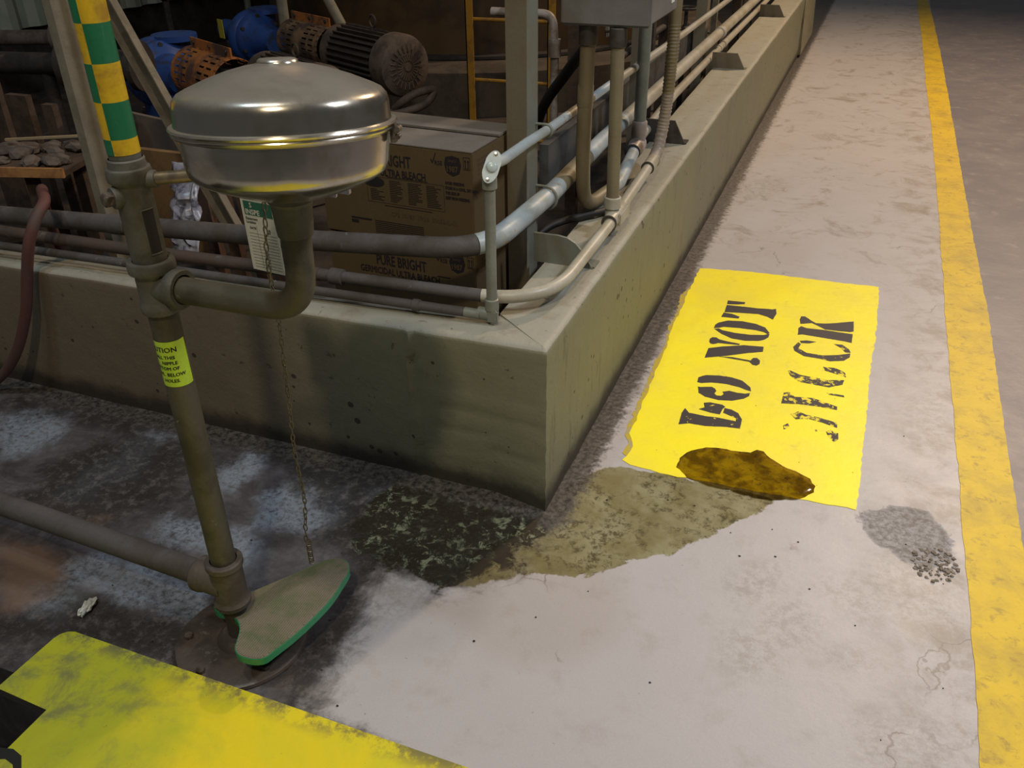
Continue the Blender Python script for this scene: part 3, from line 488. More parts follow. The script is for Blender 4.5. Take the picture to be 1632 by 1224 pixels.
for yy, a_, b_ in zip(ysl, xl, xr):
    a_ += random.uniform(-.0018, .0018)+0.003*noise.noise(V((0, yy*3, 0))); b_ += random.uniform(-.0018, .0018)+0.003*noise.noise(V((9, yy*3, 0)))
    row = [bm.verts.new((a_, yy, 0.0002)), bm.verts.new((a_, yy, 0.0014)), bm.verts.new((b_, yy, 0.0014)), bm.verts.new((b_, yy, 0.0002))]
    if prev:
        for k in range(3): bm.faces.new((prev[k], prev[k+1], row[k+1], row[k])).normal_flip()
    prev = row
tag(link('painted_line', bm, linem, smooth=False), 'long worn yellow painted line along the edge of the grey walkway', 'floor marking')

# DO NOT BLOCK panel
sg = thing('floor_sign', 'bright yellow painted rectangle with black stencilled words on the walkway floor', 'floor marking', (0.42, 1.0, 0))
bm = BM(); prism(bm, densify(SIGN, 0.02, 0.003), 0.0002, 0.0016); link('paint_panel', bm, signm, sg, smooth=False)
bm = BM(); prism(bm, densify(SMEAR, 0.012, 0.004), 0.0002, 0.0010); link('paint_smear', bm, mat('thin_mustard_paint', (0.50, 0.39, 0.03), 0.5, 0.0, (0.40, 0.34, 0.16), 30, 0.45, 0.6, None), sg, smooth=False)
def letter_mat(name, wear):
    m, nt, b = new_mat(name)
    geo = N(nt, 'ShaderNodeNewGeometry').outputs['Position']
    f = ramp(nt, noise_n(nt, geo, 38, 7, 0.75, 0.2), wear-0.012, wear+0.012)
    nt.links.new(mixc(nt, f, (0.035, 0.03, 0.034), (0.84, 0.70, 0.03)), b.inputs['Base Color'])
    b.inputs['Roughness'].default_value = 0.6
    return m
lm = {k: letter_mat('stencil_black', 0.80) for k in ('x',)}['x']
lmw = letter_mat('worn_stencil_black', 0.54); lmh = letter_mat('half_worn_stencil_black', 0.62)
wear = dict(T=lm, O=lm, N=lm, O2=lm, D=lmh, K=lm, C=lmh, O3=lmw, L=lmw, B=lmw)
for k, polys in LETTERS.items():
    bm = BM()
    for p in polys: prism(bm, densify(p, 0.008, 0.0004), 0.0014, 0.0021)
    link('letter', bm, wear[k], sg, smooth=False)

# oil puddle lying on the panel: a thin clear amber film
def puddle_mat():
    m = bpy.data.materials.new('amber_oil_film'); m.use_nodes = True; nt = m.node_tree; nt.nodes.clear()
    o = N(nt, 'ShaderNodeOutputMaterial'); tr = N(nt, 'ShaderNodeBsdfTransparent'); gl = N(nt, 'ShaderNodeBsdfGlossy')
    df = N(nt, 'ShaderNodeBsdfDiffuse'); mx = N(nt, 'ShaderNodeMixShader'); mx2 = N(nt, 'ShaderNodeMixShader'); fr = N(nt, 'ShaderNodeFresnel')
    geo = N(nt, 'ShaderNodeNewGeometry').outputs['Position']
    f = ramp(nt, noise_n(nt, geo, 16, 6, 0.7, 0.4), 0.40, 0.62)
    nt.links.new(mixc(nt, f, (0.56, 0.46, 0.22), (0.34, 0.26, 0.10)), tr.inputs[0])
    gl.inputs['Roughness'].default_value = 0.06; fr.inputs[0].default_value = 1.38
    bp = N(nt, 'ShaderNodeBump'); bp.inputs['Distance'].default_value = 0.001; nt.links.new(noise_n(nt, geo, 18, 3), bp.inputs['Height'])
    nt.links.new(bp.outputs[0], gl.inputs['Normal']); nt.links.new(bp.outputs[0], fr.inputs['Normal'])
    df.inputs[0].default_value = (0.05, 0.035, 0.012, 1)
    sp = ramp(nt, noise_n(nt, geo, 60, 7, 0.8), 0.52, 0.66)
    nt.links.new(mth(nt, 'MULTIPLY', sp, 0.6), mx2.inputs[0]); nt.links.new(tr.outputs[0], mx2.inputs[1]); nt.links.new(df.outputs[0], mx2.inputs[2])
    nt.links.new(fr.outputs[0], mx.inputs[0]); nt.links.new(mx2.outputs[0], mx.inputs[1]); nt.links.new(gl.outputs[0], mx.inputs[2])
    nt.links.new(mx.outputs[0], o.inputs[0]); return m
pm = densify(PUDDLE, 0.012, 0.0022)
bm = BM(); n_ = len(pm); cxp = sum(p[0] for p in pm)/n_; cyp = sum(p[1] for p in pm)/n_
rings = []
for s_, z_ in ((1.0, 0.0017), (0.975, 0.0034), (0.85, 0.0040)):
    rings.append([bm.verts.new((cxp+(p[0]-cxp)*s_, cyp+(p[1]-cyp)*s_, z_)) for p in pm])
for a_, b_ in zip(rings, rings[1:]):
    for k in range(n_): bm.faces.new((a_[k], a_[(k+1) % n_], b_[(k+1) % n_], b_[k]))
bm.faces.new(rings[-1])
bmesh.ops.recalc_face_normals(bm, faces=bm.faces)
tag(link('oil_puddle', bm, puddle_mat()), 'shiny dark amber puddle over the near corner of the yellow painted panel', 'puddle')

# broken crust of dirt near the line
bm = BM()
for i in range(110):
    t = random.random(); ang = random.uniform(0, 2*PI); rr = 0.055*math.sqrt(t)
    cx_, cy_ = 0.905+rr*math.cos(ang)*0.9, 0.135+rr*math.sin(ang)*1.2
    s_ = random.uniform(0.0018, 0.0065); k = random.randint(4, 6)
    prism(bm, [(cx_+s_*math.cos(2*PI*j/k+i)*random.uniform(.6, 1.2), cy_+s_*math.sin(2*PI*j/k+i)*random.uniform(.6, 1.2)) for j in range(k)], 0.0, random.uniform(0.001, 0.004))
crustm = mat('dirt_crust', (0.15, 0.12, 0.09), 0.8, 0.0, (0.24, 0.21, 0.18), 40, 0.45, 0.6, (0.2, 0.14, 0.04), 30, 0.6, 0.7)
tag(link('dirt_crust', bm, crustm, smooth=False), 'broken crust of brown dirt on the grey floor beside the yellow line', 'dirt', kind='stuff')

# ------------------------------------------------------------------ concrete curb (L shaped, one casting)
def curb_mat():
    m, nt, b = new_mat('painted_curb_concrete')
    geo = N(nt, 'ShaderNodeNewGeometry'); pos = geo.outputs['Position']
    sep = N(nt, 'ShaderNodeSeparateXYZ'); nt.links.new(pos, sep.inputs[0])
    sn = N(nt, 'ShaderNodeSeparateXYZ'); nt.links.new(geo.outputs['True Normal'], sn.inputs[0])
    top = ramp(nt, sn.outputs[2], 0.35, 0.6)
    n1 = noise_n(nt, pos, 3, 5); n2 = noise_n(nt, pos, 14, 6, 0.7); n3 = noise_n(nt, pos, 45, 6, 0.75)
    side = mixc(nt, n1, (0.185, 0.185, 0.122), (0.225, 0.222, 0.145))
    # browner and darker towards the left end of the wall
    lf = ramp(nt, sep.outputs[0], -0.35, -0.95)
    side = mixc(nt, mth(nt, 'MULTIPLY', lf, 0.75), side, mixc(nt, n2, (0.145, 0.10, 0.068), (0.18, 0.138, 0.097)))
    side = mixc(nt, mth(nt, 'MULTIPLY', ramp(nt, n2, 0.55, 0.78), 0.45), side, (0.14, 0.12, 0.085))
    side = mixc(nt, mth(nt, 'MULTIPLY', ramp(nt, noise_n(nt, pos, 26, 7, 0.72), 0.635, 0.67), 0.75), side, (0.055, 0.05, 0.035))
    vor = N(nt, 'ShaderNodeTexVoronoi'); vor.inputs['Scale'].default_value = 22; nt.links.new(pos, vor.inputs['Vector'])
    hole = mth(nt, 'LESS_THAN', vor.outputs['Distance'], mth(nt, 'MULTIPLY', mth(nt, 'SUBTRACT', noise_n(nt, pos, 5, 2), 0.40), 0.75))
    side = mixc(nt, mth(nt, 'MULTIPLY', hole, 0.85), side, (0.03, 0.028, 0.022))
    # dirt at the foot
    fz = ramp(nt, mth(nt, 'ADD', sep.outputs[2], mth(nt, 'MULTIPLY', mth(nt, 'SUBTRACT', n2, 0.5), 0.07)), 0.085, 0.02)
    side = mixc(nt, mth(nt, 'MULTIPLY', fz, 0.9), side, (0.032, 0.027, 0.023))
    # scuffs high on the long walkway side
    sc_ = N(nt, 'ShaderNodeMapping'); sc_.inputs['Scale'].default_value = (1, 8, 1.1); nt.links.new(pos, sc_.inputs[0])
    f = mth(nt, 'MULTIPLY', ramp(nt, noise_n(nt, sc_.outputs[0], 3.2, 6, 0.7, 0.2), 0.57, 0.66), ramp(nt, sep.outputs[0], -0.03, -0.005))
    side = mixc(nt, mth(nt, 'MULTIPLY', f, 0.45), side, (0.07, 0.068, 0.06))
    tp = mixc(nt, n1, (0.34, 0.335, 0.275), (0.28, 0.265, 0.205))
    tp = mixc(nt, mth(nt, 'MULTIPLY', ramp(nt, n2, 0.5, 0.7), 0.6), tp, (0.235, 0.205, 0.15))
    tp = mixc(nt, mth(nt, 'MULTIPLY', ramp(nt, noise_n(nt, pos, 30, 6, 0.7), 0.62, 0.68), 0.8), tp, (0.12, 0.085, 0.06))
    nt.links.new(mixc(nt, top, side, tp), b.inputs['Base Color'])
    b.inputs['Roughness'].default_value = 0.6
    h = mth(nt, 'ADD', mth(nt, 'MULTIPLY', n2, 0.6), mth(nt, 'MULTIPLY', n3, 0.5))
    h = mth(nt, 'SUBTRACT', h, mth(nt, 'MULTIPLY', hole, 1.2))
    bump(nt, b, h, 0.003)
    return m
def curb_profile(h, batter, wid, nz=22):
    P = [(batter*(1-z/h), z) for z in np.linspace(-0.0005, h-0.016, nz)]
    P += [(0.002, h-0.008), (0.009, h-0.002), (0.016, h)]
    P += [(x, h) for x in np.linspace(0.03, wid, 8)]
    P += [(wid, h-0.02), (wid, 0.0)]
    return P        # (inward offset, z)
path = []          # arm stations: (type, coordinate)
for x in np.arange(-3.0, -2.0, 0.1): path.append(('L', x))
for x in np.arange(-2.0, -0.001, 0.014): path.append(('L', x))
path.append(('K', 0))
yy = 0.014
while yy < 6.15: path.append(('R', yy)); yy += 0.014+yy*0.01
path.append(('R', 6.15))
bm = BM(); prev = None
for t, s_ in path:
    if t == 'L': h = 0.463+0.019*min(s_, 0)*1.0; bat, wid, nrm = 0.030*min(1, -s_/0.15), 0.130, None
    elif t == 'K': h = 0.463; bat, wid = 0.0, 0.165
    else: h = 0.463+0.012*min(1, s_/3); bat, wid = 0.0, 0.165+0.03*min(1, s_/4)
    row = []
    prof = curb_profile(h, bat if t == 'L' else 0, wid)
    if t == 'K': profL = curb_profile(h, 0.0, 0.130)
    for i, (o_, z_) in enumerate(prof):
        if t == 'L': p = V((s_, o_, z_)); p.x = min(p.x, -o_*0.165/0.13*(1 if s_ > -0.17 else 0)) if s_ > -0.17 else p.x; nn = V((0, -1, 0))
        elif t == 'K': p = V((-o_, profL[i][0], z_)); nn = V((0.7, -0.7, 0))
        else: p = V((-o_, max(s_, o_*0.13/0.165), z_)); nn = V((1, 0, 0))
        if i < 24:
            d = 0.0022*noise.noise(p*6)+0.0012*noise.noise(p*28)
            if t == 'L':
                fx = s_+0.352+0.01*math.sin(z_*9)
                if abs(fx) < 0.013: d += 0.006*(1 if fx < 0 else -0.8)       # formwork seam
                if s_ > -0.30 and z_ < 0.30:                                      # board marks near the corner
                    for zz in (0.10, 0.155, 0.215, 0.27):
                        if abs(z_-zz-0.02*noise.noise(V((s_*4, zz*9, 0)))) < 0.011: d += 0.004
            if t == 'K' or (t == 'L' and s_ > -0.02): d += 0.007*noise.noise(V((3, s_*9, z_*55)))
            p += nn*d
        elif i > 24 and i < 33: p.z += 0.0015*noise.noise(p*9)
        row.append(bm.verts.new(p))
    if prev:
        for k in range(len(row)-1): bm.faces.new((prev[k], row[k], row[k+1], prev[k+1]))
    else: bm.faces.new(row).normal_flip()
    prev = row
bm.faces.new(prev)
bmesh.ops.remove_doubles(bm, verts=bm.verts, dist=2e-5)
bmesh.ops.recalc_face_normals(bm, faces=bm.faces)
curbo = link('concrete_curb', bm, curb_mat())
tag(curbo, 'low L-shaped khaki painted concrete curb wall that carries the pipes', 'curb')
curbo.data.set_sharp_from_angle(angle=math.radians(60))
# end buttress of the curb
bm = BM(); box(bm, (-0.24, 6.16, 0.0015), (0.02, 7.3, 0.53), bev=0.02)
for v in bm.verts: v.co.x += 0.02*math.sin(v.co.z*9)*(1 if v.co.x > -0.1 else 0)
tag(link('concrete_block', bm, MATS.get('x') or mat('khaki_concrete', (0.25, 0.235, 0.155), 0.7, 0.0, (0.17, 0.15, 0.1), 8, 0.45, 0.65, None, bmp=0.002)), 'khaki concrete block that ends the far end of the long curb', 'block')

# ------------------------------------------------------------------ emergency eye wash station
PX, PY = -0.455, -0.624
ew = thing('eyewash_station', 'eyewash station with covered stainless bowl, checkered post and green-edged foot treadle', 'eyewash', (PX, PY, 0))
bm = BM(); lathe(bm, [(0, 0.0), (0.134, 0.0), (0.136, 0.003), (0.134, 0.009), (0.128, 0.012), (0.05, 0.013), (0.045, 0.022), (0.036, 0.03), (0, 0.03)], (PX, PY, 0.001), seg=64)
fl = link('base_flange', bm, flangem, ew)
for a_ in (1.15, 2.1, -2.75, -1.75, -0.5, 0.3):
    bm = BM(); cyl(bm, (PX+0.110*math.cos(a_), PY+0.110*math.sin(a_), 0.010), (PX+0.110*math.cos(a_), PY+0.110*math.sin(a_), 0.022), 0.009, 6)
    link('bolt', bm, boltm, fl, smooth=False)
bm = BM(); cyl(bm, (PX, PY, 0.03), (PX, PY, 0.135), 0.024, 24)
link('nipple', bm, steeld, ew)
# tee at the foot, with the supply pipe arriving from the left
bm = BM()
lathe(bm, [(0.026, 0.112), (0.036, 0.114), (0.037, 0.124), (0.0335, 0.129), (0.0325, 0.135), (0.0325, 0.20), (0.0335, 0.212), (0.037, 0.216), (0.037, 0.227), (0.0345, 0.230), (0.0265, 0.230)], (PX, PY, 0), seg=40)
lathe(bm, [(0.034, 0.0), (0.0335, 0.05), (0.036, 0.056), (0.0375, 0.062), (0.0375, 0.072), (0.035, 0.075), (0.024, 0.075)], (PX, PY, 0.165), (-1, 0.05, 0), seg=36)
link('tee_fitting', bm, mat('rusted_tee', (0.10, 0.085, 0.072), 0.65, 0.2, (0.065, 0.055, 0.045), 12, 0.42, 0.62, None, bmp=0.0007, bs=110), ew)
bm = BM(); tube(bm, [(PX-0.06, PY+0.003, 0.165), (-1.2, -0.585, 0.155), (-2.2, -0.55, 0.15)], 0.0255, 24)
link('supply_pipe', bm, dusty, ew)
bm = BM(); cyl(bm, (PX, PY, 0.22), (PX, PY, 0.80), 0.0245, 32)
link('lower_post', bm, galv, ew)
# lime warning sticker wrapped on the post, with its print
def wrap(u, z, r): return V((PX+r*math.cos(u), PY+r*math.sin(u), z))
va = math.atan2(-1.613+0.624, 0.5576+0.455)            # bearing of the walkway side
bm = BM(); u0, u1 = va-2.3, va+1.05; z0, z1 = 0.640, 0.726; nseg = 40
rows = [[bm.verts.new(wrap(u0+(u1-u0)*i/nseg, z, 0.0250)) for i in range(nseg+1)] for z in np.linspace(z0, z1, 3)]
for r_ in range(2):
    for i in range(nseg): bm.faces.new((rows[r_][i], rows[r_][i+1], rows[r_+1][i+1], rows[r_+1][i]))
sk = link('warning_sticker', bm, stick, ew)
bm = BM()
lines = [('CAUTION', 0.0130, 0.707, 0.42), ('INSTALL THIS', 0.0086, 0.694, 0.18), ('NIPPLE', 0.0086, 0.6835, 0.28), ('BOTTOM OF', 0.0086, 0.673, 0.33), ('BOWL. BELOW', 0.0090, 0.661, 0.66), ('HOLES.', 0.0086, 0.6495, 0.20)]
for s_, sz, zz, ur in lines:
    src = text_bm(s_, sz, 'RIGHT')
    bmesh.ops.subdivide_edges(src, edges=[e for e in src.edges if e.calc_length() > 0.003], cuts=2)
    bmesh.ops.triangulate(src, faces=src.faces)
    for off in (-0.00035, 0.0, 0.00035):
        mp = {}
        for v in src.verts: mp[v] = bm.verts.new(wrap(va+ur-0.12+(v.co.x*1.05+off)/0.0254, zz+v.co.y+off*0.6, 0.02535))
        for f in src.faces: bm.faces.new([mp[v] for v in f.verts])
    src.free()
link('print', bm, blacki, sk, smooth=False)

# middle tee carrying the drain arm
bm = BM()
lathe(bm, [(0.0255, 0.775), (0.031, 0.775), (0.0325, 0.780), (0.0325, 0.79), (0.030, 0.795), (0.0295, 0.80), (0.0295, 0.838), (0.031, 0.844), (0.0365, 0.846), (0.0375, 0.850), (0.0375, 0.860), (0.036, 0.864), (0.028, 0.865)], (PX, PY, 0), seg=40)
lathe(bm, [(0.027, 0.0), (0.0275, 0.03), (0.031, 0.036), (0.033, 0.042), (0.033, 0.052), (0.031, 0.055), (0.024, 0.055)], (PX, PY, 0.818), (1, 0, 0.02), seg=36)
link('middle_tee', bm, galv2, ew)
# drain arm: elbow up to the bowl
ax_ = -0.169
bm = BM(); P = round_path([(PX+0.05, PY, 0.818), (ax_-0.004, PY, 0.820), (ax_, PY, 0.955)], 0.072, 14); tube(bm, P, 0.0218, 28)
link('drain_pipe', bm, galv, ew)
bm = BM(); lathe(bm, [(0.0220, 0.943), (0.0255, 0.943), (0.0262, 0.947), (0.0292, 0.988), (0.0305, 0.993), (0.033, 0.995), (0.033, 1.004), (0, 1.006)], (ax_, PY, 0), seg=40)
link('drain_cup', bm, galv2, ew)
# valve body with slot
bm = BM(); lathe(bm, [(0.0265, 0.862), (0.0275, 0.87), (0.0275, 0.985), (0.0285, 0.99), (0.0325, 0.994), (0.0335, 0.998), (0.0335, 1.008), (0.032, 1.013), (0.0285, 1.015), (0.0275, 1.020), (0.0275, 1.026), (0.025, 1.028)], (PX, PY, 0), seg=48)
vb = link('valve_body', bm, galv2, ew)
sa = va+0.50             # bearing of the slot
bm = BM()
for (rr, ha, za, zb) in ((0.0279, 0.36, 0.882, 0.950),):
    A = [[bm.verts.new(wrap(sa-ha+2*ha*i/8, z, rr)) for i in range(9)] for z in (za, zb)]
    for i in range(8): bm.faces.new((A[0][i], A[0][i+1], A[1][i+1], A[1][i]))
link('slot_shade', bm, rubber, vb)  # flat dark patch on the body, painting the shade inside the slot
bm = BM()
for s1 in (-1, 1):
    tube(bm, [wrap(sa+s1*0.38, z, 0.0276) for z in (0.880, 0.952)], 0.0014, 8)
for z in (0.880, 0.952): tube(bm, [wrap(sa-0.38+0.76*i/6, z, 0.0276) for i in range(7)], 0.0014, 8)
link('slot_rim', bm, galv2, vb)
# plug on the left of the valve body
pd = V((-0.40, -0.90, 0)).normalized(); pc = V((PX, PY, 0.972))
bm = BM(); lathe(bm, [(0.017, 0.018), (0.0175, 0.030), (0.016, 0.034), (0.0, 0.034)], pc, pd, seg=28)
pl = link('plug_boss', bm, galv2, vb)
bm = BM(); lathe(bm, [(0.0115, 0.033), (0.0115, 0.046), (0.009, 0.048), (0, 0.048)], pc, pd, seg=6)
link('hex_plug', bm, boltm, pl, smooth=False)
# supply tube towards the bowl
td = V((0.80, 0.22, 0.085)).normalized(); tc = V((PX, PY, 0.992))
bm = BM(); lathe(bm, [(0.013, 0.020), (0.0135, 0.040), (0.0115, 0.043), (0, 0.043)], tc, td, seg=28)
link('tube_boss', bm, galv2, vb)
bm = BM(); cyl(bm, tc+td*0.04, tc+td*0.16, 0.0098, 24)
link('supply_tube', bm, brassm, ew)
# upper post and checkered tape
bm = BM(); cyl(bm, (PX, PY, 1.02), (PX, PY, 1.70), 0.0232, 32)
link('upper_post', bm, galv2, ew)
bm = BM(); b_ang = va-0.62; nseg = 48; zs = [1.036, 1.059, 1.112, 1.165, 1.218, 1.271, 1.324, 1.377, 1.43, 1.483, 1.536, 1.589, 1.642, 1.695]
for k in range(len(zs)-1):
    A = [[bm.verts.new(wrap(b_ang+2*PI*i/nseg, z, 0.0239)) for i in range(nseg)] for z in (zs[k], zs[k+1])]
    for i in range(nseg):
        f = bm.faces.new((A[0][i], A[0][(i+1) % nseg], A[1][(i+1) % nseg], A[1][i])); f.material_index = (k+(1 if i < nseg//2 else 0)+1) % 2
        f.smooth = True
link('checker_tape', bm, [tapey, tapeg], ew)

# bowl, cover, latch (the bowl leans back a little on its drain)
BX, BY, BZ = -0.162, -0.622, 1.094
tilt_ax = V((0.914, 0.407, 0)).normalized()
TILT = Matrix.Translation((BX, BY, BZ)) @ Matrix.Rotation(math.radians(-6.5), 4, tilt_ax) @ Matrix.Translation((-BX, -BY, -BZ))
bm = BM(); lathe(bm, [(0, -0.094), (0.034, -0.094), (0.042, -0.092), (0.070, -0.084), (0.100, -0.073), (0.120, -0.064), (0.129, -0.058), (0.1335, -0.053), (0.1365, -0.042), (0.1385, -0.020), (0.141, -0.004), (0.147, -0.001), (0.1485, 0.002), (0.147, 0.005), (0.140, 0.006)], (BX, BY, BZ), seg=96)
bm.transform(TILT); link('bowl', bm, stainless, ew)
bm = BM(); lathe(bm, [(0.143, 0.006), (0.1495, 0.0055), (0.151, 0.008), (0.1495, 0.0105), (0.1435, 0.0115), (0.1425, 0.015), (0.1418, 0.034), (0.1395, 0.043), (0.133, 0.0505), (0.122, 0.0560), (0.095, 0.067), (0.068, 0.076), (0.045, 0.0815), (0.032, 0.0835), (0.0275, 0.0850), (0.026, 0.0885), (0.023, 0.0902), (0.012, 0.0897), (0, 0.0894)], (BX, BY, BZ), seg=96)
bm.transform(TILT); cv = link('bowl_cover', bm, stainless, ew)
ld = V((0.94, 0.30, 0)).normalized(); lp = V((BX, BY, BZ))+ld*0.148
bm = BM(); side = V((-ld.y, ld.x, 0)); Mx = Matrix((ld, side, V((0, 0, 1)))).transposed().to_4x4(); Mx.translation = lp
vs = box(bm, (-0.004, -0.008, -0.018), (0.003, 0.008, 0.006))
for v in bm.verts: v.co = Mx @ v.co
cyl(bm, lp+ld*0.006+V((0, 0, -0.001))-side*0.011, lp+ld*0.006+V((0, 0, -0.001))+side*0.011, 0.0042, 14)
cyl(bm, lp+ld*0.006+V((0, 0, -0.011))-side*0.007, lp+ld*0.006+V((0, 0, -0.011))+side*0.007, 0.003, 12)
bm.transform(TILT); link('latch', bm, boltm, cv, smooth=False)
# small bracket below the bowl with a chromed plate
bm = BM(); box(bm, (-0.108, -0.60, 1.003), (-0.088, -0.592, 1.016), bev=0.001); box(bm, (-0.125, -0.600, 0.996), (-0.110, -0.594, 1.012), bev=0.001)
link('bracket', bm, chromem, ew)
# pull lever under the bowl
bm = BM(); tube(bm, [(-0.20, -0.60, 1.0), (-0.28, -0.53, 1.008), (-0.352, -0.452, 1.002)], 0.006, 12)
lv = link('pull_lever', bm, galv2, ew)
# chain down to the treadle
bm = BM(); ct, cb = V((-0.352, -0.452, 1.000)), V((-0.381, -0.452, 0.158)); L_ = (ct-cb).length; nl = 58
for i in range(nl):
    t = (i+0.5)/nl; c = ct.lerp(cb, t)+V((0.0035*math.sin(t*17), 0.003*math.sin(t*23), 0)); hl = L_/nl*0.66
    a_ = V((1, 0, 0)) if i % 2 else V((0, 1, 0)); a_ = Matrix.Rotation(i*0.35, 3, 'Z') @ a_
    ring = [c+a_*0.0036*math.cos(2*PI*k/10)+V((0, 0, 1))*hl*math.sin(2*PI*k/10) for k in range(11)]
    tube(bm, ring, 0.0013, 6, cap=False)
chn = link('chain', bm, chainm, ew); chn['kind'] = 'stuff'
bm = BM(); P = []
for k in range(150):
    t = k/149; P.append((-0.381+0.0048*math.cos(t*2*PI*11), -0.452+0.0048*math.sin(t*2*PI*11), 0.158-0.064*t))
tube(bm, P, 0.0013, 6); link('spring', bm, chainm, ew)
# treadle
TP = [(-0.486, -0.562), (-0.463, -0.578), (-0.436, -0.543), (-0.395, -0.488), (-0.361, -0.438), (-0.339, -0.422), (-0.31, -0.422), (-0.291, -0.441), (-0.285, -0.46), (-0.283, -0.484), (-0.279, -0.525), (-0.28, -0.563), (-0.293, -0.641), (-0.312, -0.700), (-0.318, -0.716), (-0.335, -0.725), (-0.359, -0.727), (-0.376, -0.724), (-0.391, -0.713), (-0.400, -0.692), (-0.41, -0.67), (-0.425, -0.653), (-0.444, -0.643), (-0.466, -0.640), (-0.493, -0.640), (-0.508, -0.629), (-0.504, -0.605)]
def smooth_poly(P, it=1):
    for _ in range(it):
        Q = []
        for i in range(len(P)):
            a, b = P[i], P[(i+1) % len(P)]; Q += [(a[0]*.75+b[0]*.25, a[1]*.75+b[1]*.25), (a[0]*.25+b[0]*.75, a[1]*.25+b[1]*.75)]
        P = Q
    return P
def tz(x): return 0.090+0.06*(x+0.45)
SP = smooth_poly(TP, 1)
bm = BM(); prism(bm, SP, -0.016, 0.0)
for v in bm.verts: v.co.z += tz(v.co.x)
tr = link('treadle', bm, greenr, ew)
def inset(P, d):
    n = len(P); area = sum(P[i][0]*P[(i+1) % n][1]-P[(i+1) % n][0]*P[i][1] for i in range(n)); s = 1 if area > 0 else -1
    out = []
    for i in range(n):
        a, b, c = P[i-1], P[i], P[(i+1) % n]; tx, ty = c[0]-a[0], c[1]-a[1]; l = math.hypot(tx, ty) or 1
        out.append((b[0]-s*ty/l*d, b[1]+s*tx/l*d))
    return out
IP = inset(SP, 0.0016)
bm = BM(); prism(bm, IP, -0.001, 0.0012)
for v in bm.verts: v.co.z += tz(v.co.x)
link('treadle_pad', bm, padm, tr, smooth=False)
# ribs of the pad, running along its length, clipped to the outline
def spans(P, x):
    ys_ = []
    for i in range(len(P)):
        a, b = P[i], P[(i+1) % len(P)]
        if (a[0] > x) != (b[0] > x): ys_.append(a[1]+(x-a[0])*(b[1]-a[1])/(b[0]-a[0]))
    return sorted(ys_)
bm = BM(); th = math.radians(0); IP2 = inset(SP, 0.004)
x = -0.418
while x < -0.284:
    s_ = spans(IP2, x)
    for a_, b_ in zip(s_[::2], s_[1::2]):
        if b_-a_ > 0.01: box(bm, (x-0.0011, a_, tz(x)), (x+0.0011, b_, tz(x)+0.0026))
    x += 0.0048
rb = link('pad_ribs', bm, padm, tr, smooth=False); rb['kind'] = 'stuff'

# inspection card hanging beside the bowl drain
tg = thing('inspection_card', 'white inspection card with green header hanging behind the bowl drain', 'tag', (-0.437, -0.378, 0.90))
t0 = V((-0.468, -0.370, 0.918)); ux = V((0.92, -0.10, 0.0)).normalized(); uz = V((0.0, 0.03, -1)).normalized()
wid_, hei_ = 0.078, 0.178
nn = ux.cross(uz).normalized(); nn = nn if nn.y < 0 else -nn
bm = BM(); q = [t0, t0+ux*wid_, t0+ux*wid_+uz*hei_, t0+uz*hei_]
f_ = [bm.verts.new(p) for p in q]; g_ = [bm.verts.new(p-nn*0.0007) for p in q]
bm.faces.new(f_); bm.faces.new(list(reversed(g_)))
for i in range(4): bm.faces.new((f_[i], g_[i], g_[(i+1) % 4], f_[(i+1) % 4]))
bmesh.ops.recalc_face_normals(bm, faces=bm.faces)
link('card', bm, tagw, tg, smooth=False)
def quad_on(bm, a, b, c, d, off=0.0003):
    P4 = [t0+ux*x+uz*z+nn*off for x, z in ((a, c), (b, c), (b, d), (a, d))]
    vs = [bm.verts.new(p) for p in P4]; bm.faces.new(vs)
bm = BM(); quad_on(bm, 0.006, wid_-0.006, 0.040, 0.067); link('header', bm, tagg, tg, smooth=False)
up_ = -uz
bm = BM()
text_on(bm, 'S', 0.013, t0+ux*0.020+uz*0.0515+nn*0.0006, ux, up_, bold=0.0004)
text_on(bm, 'INSPE', 0.0135, t0+ux*0.0085+uz*0.0648+nn*0.0006, ux, up_, bold=0.0005)
link('header_print', bm, tagw, tg, smooth=False)
bm = BM()
text_on(bm, 'Equipment', 0.0066, t0+ux*0.006+uz*0.076+nn*0.0004, ux, up_, bold=0.0002); text_on(bm, 'Location', 0.0066, t0+ux*0.006+uz*0.083+nn*0.0004, ux, up_, bold=0.0002)
text_on(bm, 'DATE', 0.0058, t0+ux*0.012+uz*0.094+nn*0.0004, ux, up_, bold=0.0002); text_on(bm, 'INS.', 0.0058, t0+ux*0.052+uz*0.094+nn*0.0004, ux, up_, bold=0.0002)
text_on(bm, 'BY', 0.0058, t0+ux*0.054+uz*0.0995+nn*0.0004, ux, up_, bold=0.0002)
for k in range(12): quad_on(bm, 0.008, wid_-0.005, 0.1025+k*0.0062, 0.1031+k*0.0062)
for xx in (0.028, 0.046): quad_on(bm, xx, xx+0.0006, 0.087, 0.171)
link('print', bm, blacki, tg, smooth=False)
bm = BM(); tube(bm, [t0+ux*0.039+uz*0.004, (-0.40, -0.41, 0.96), (-0.355, -0.45, 0.999)], 0.0009, 6); link('tie', bm, chainm, tg)

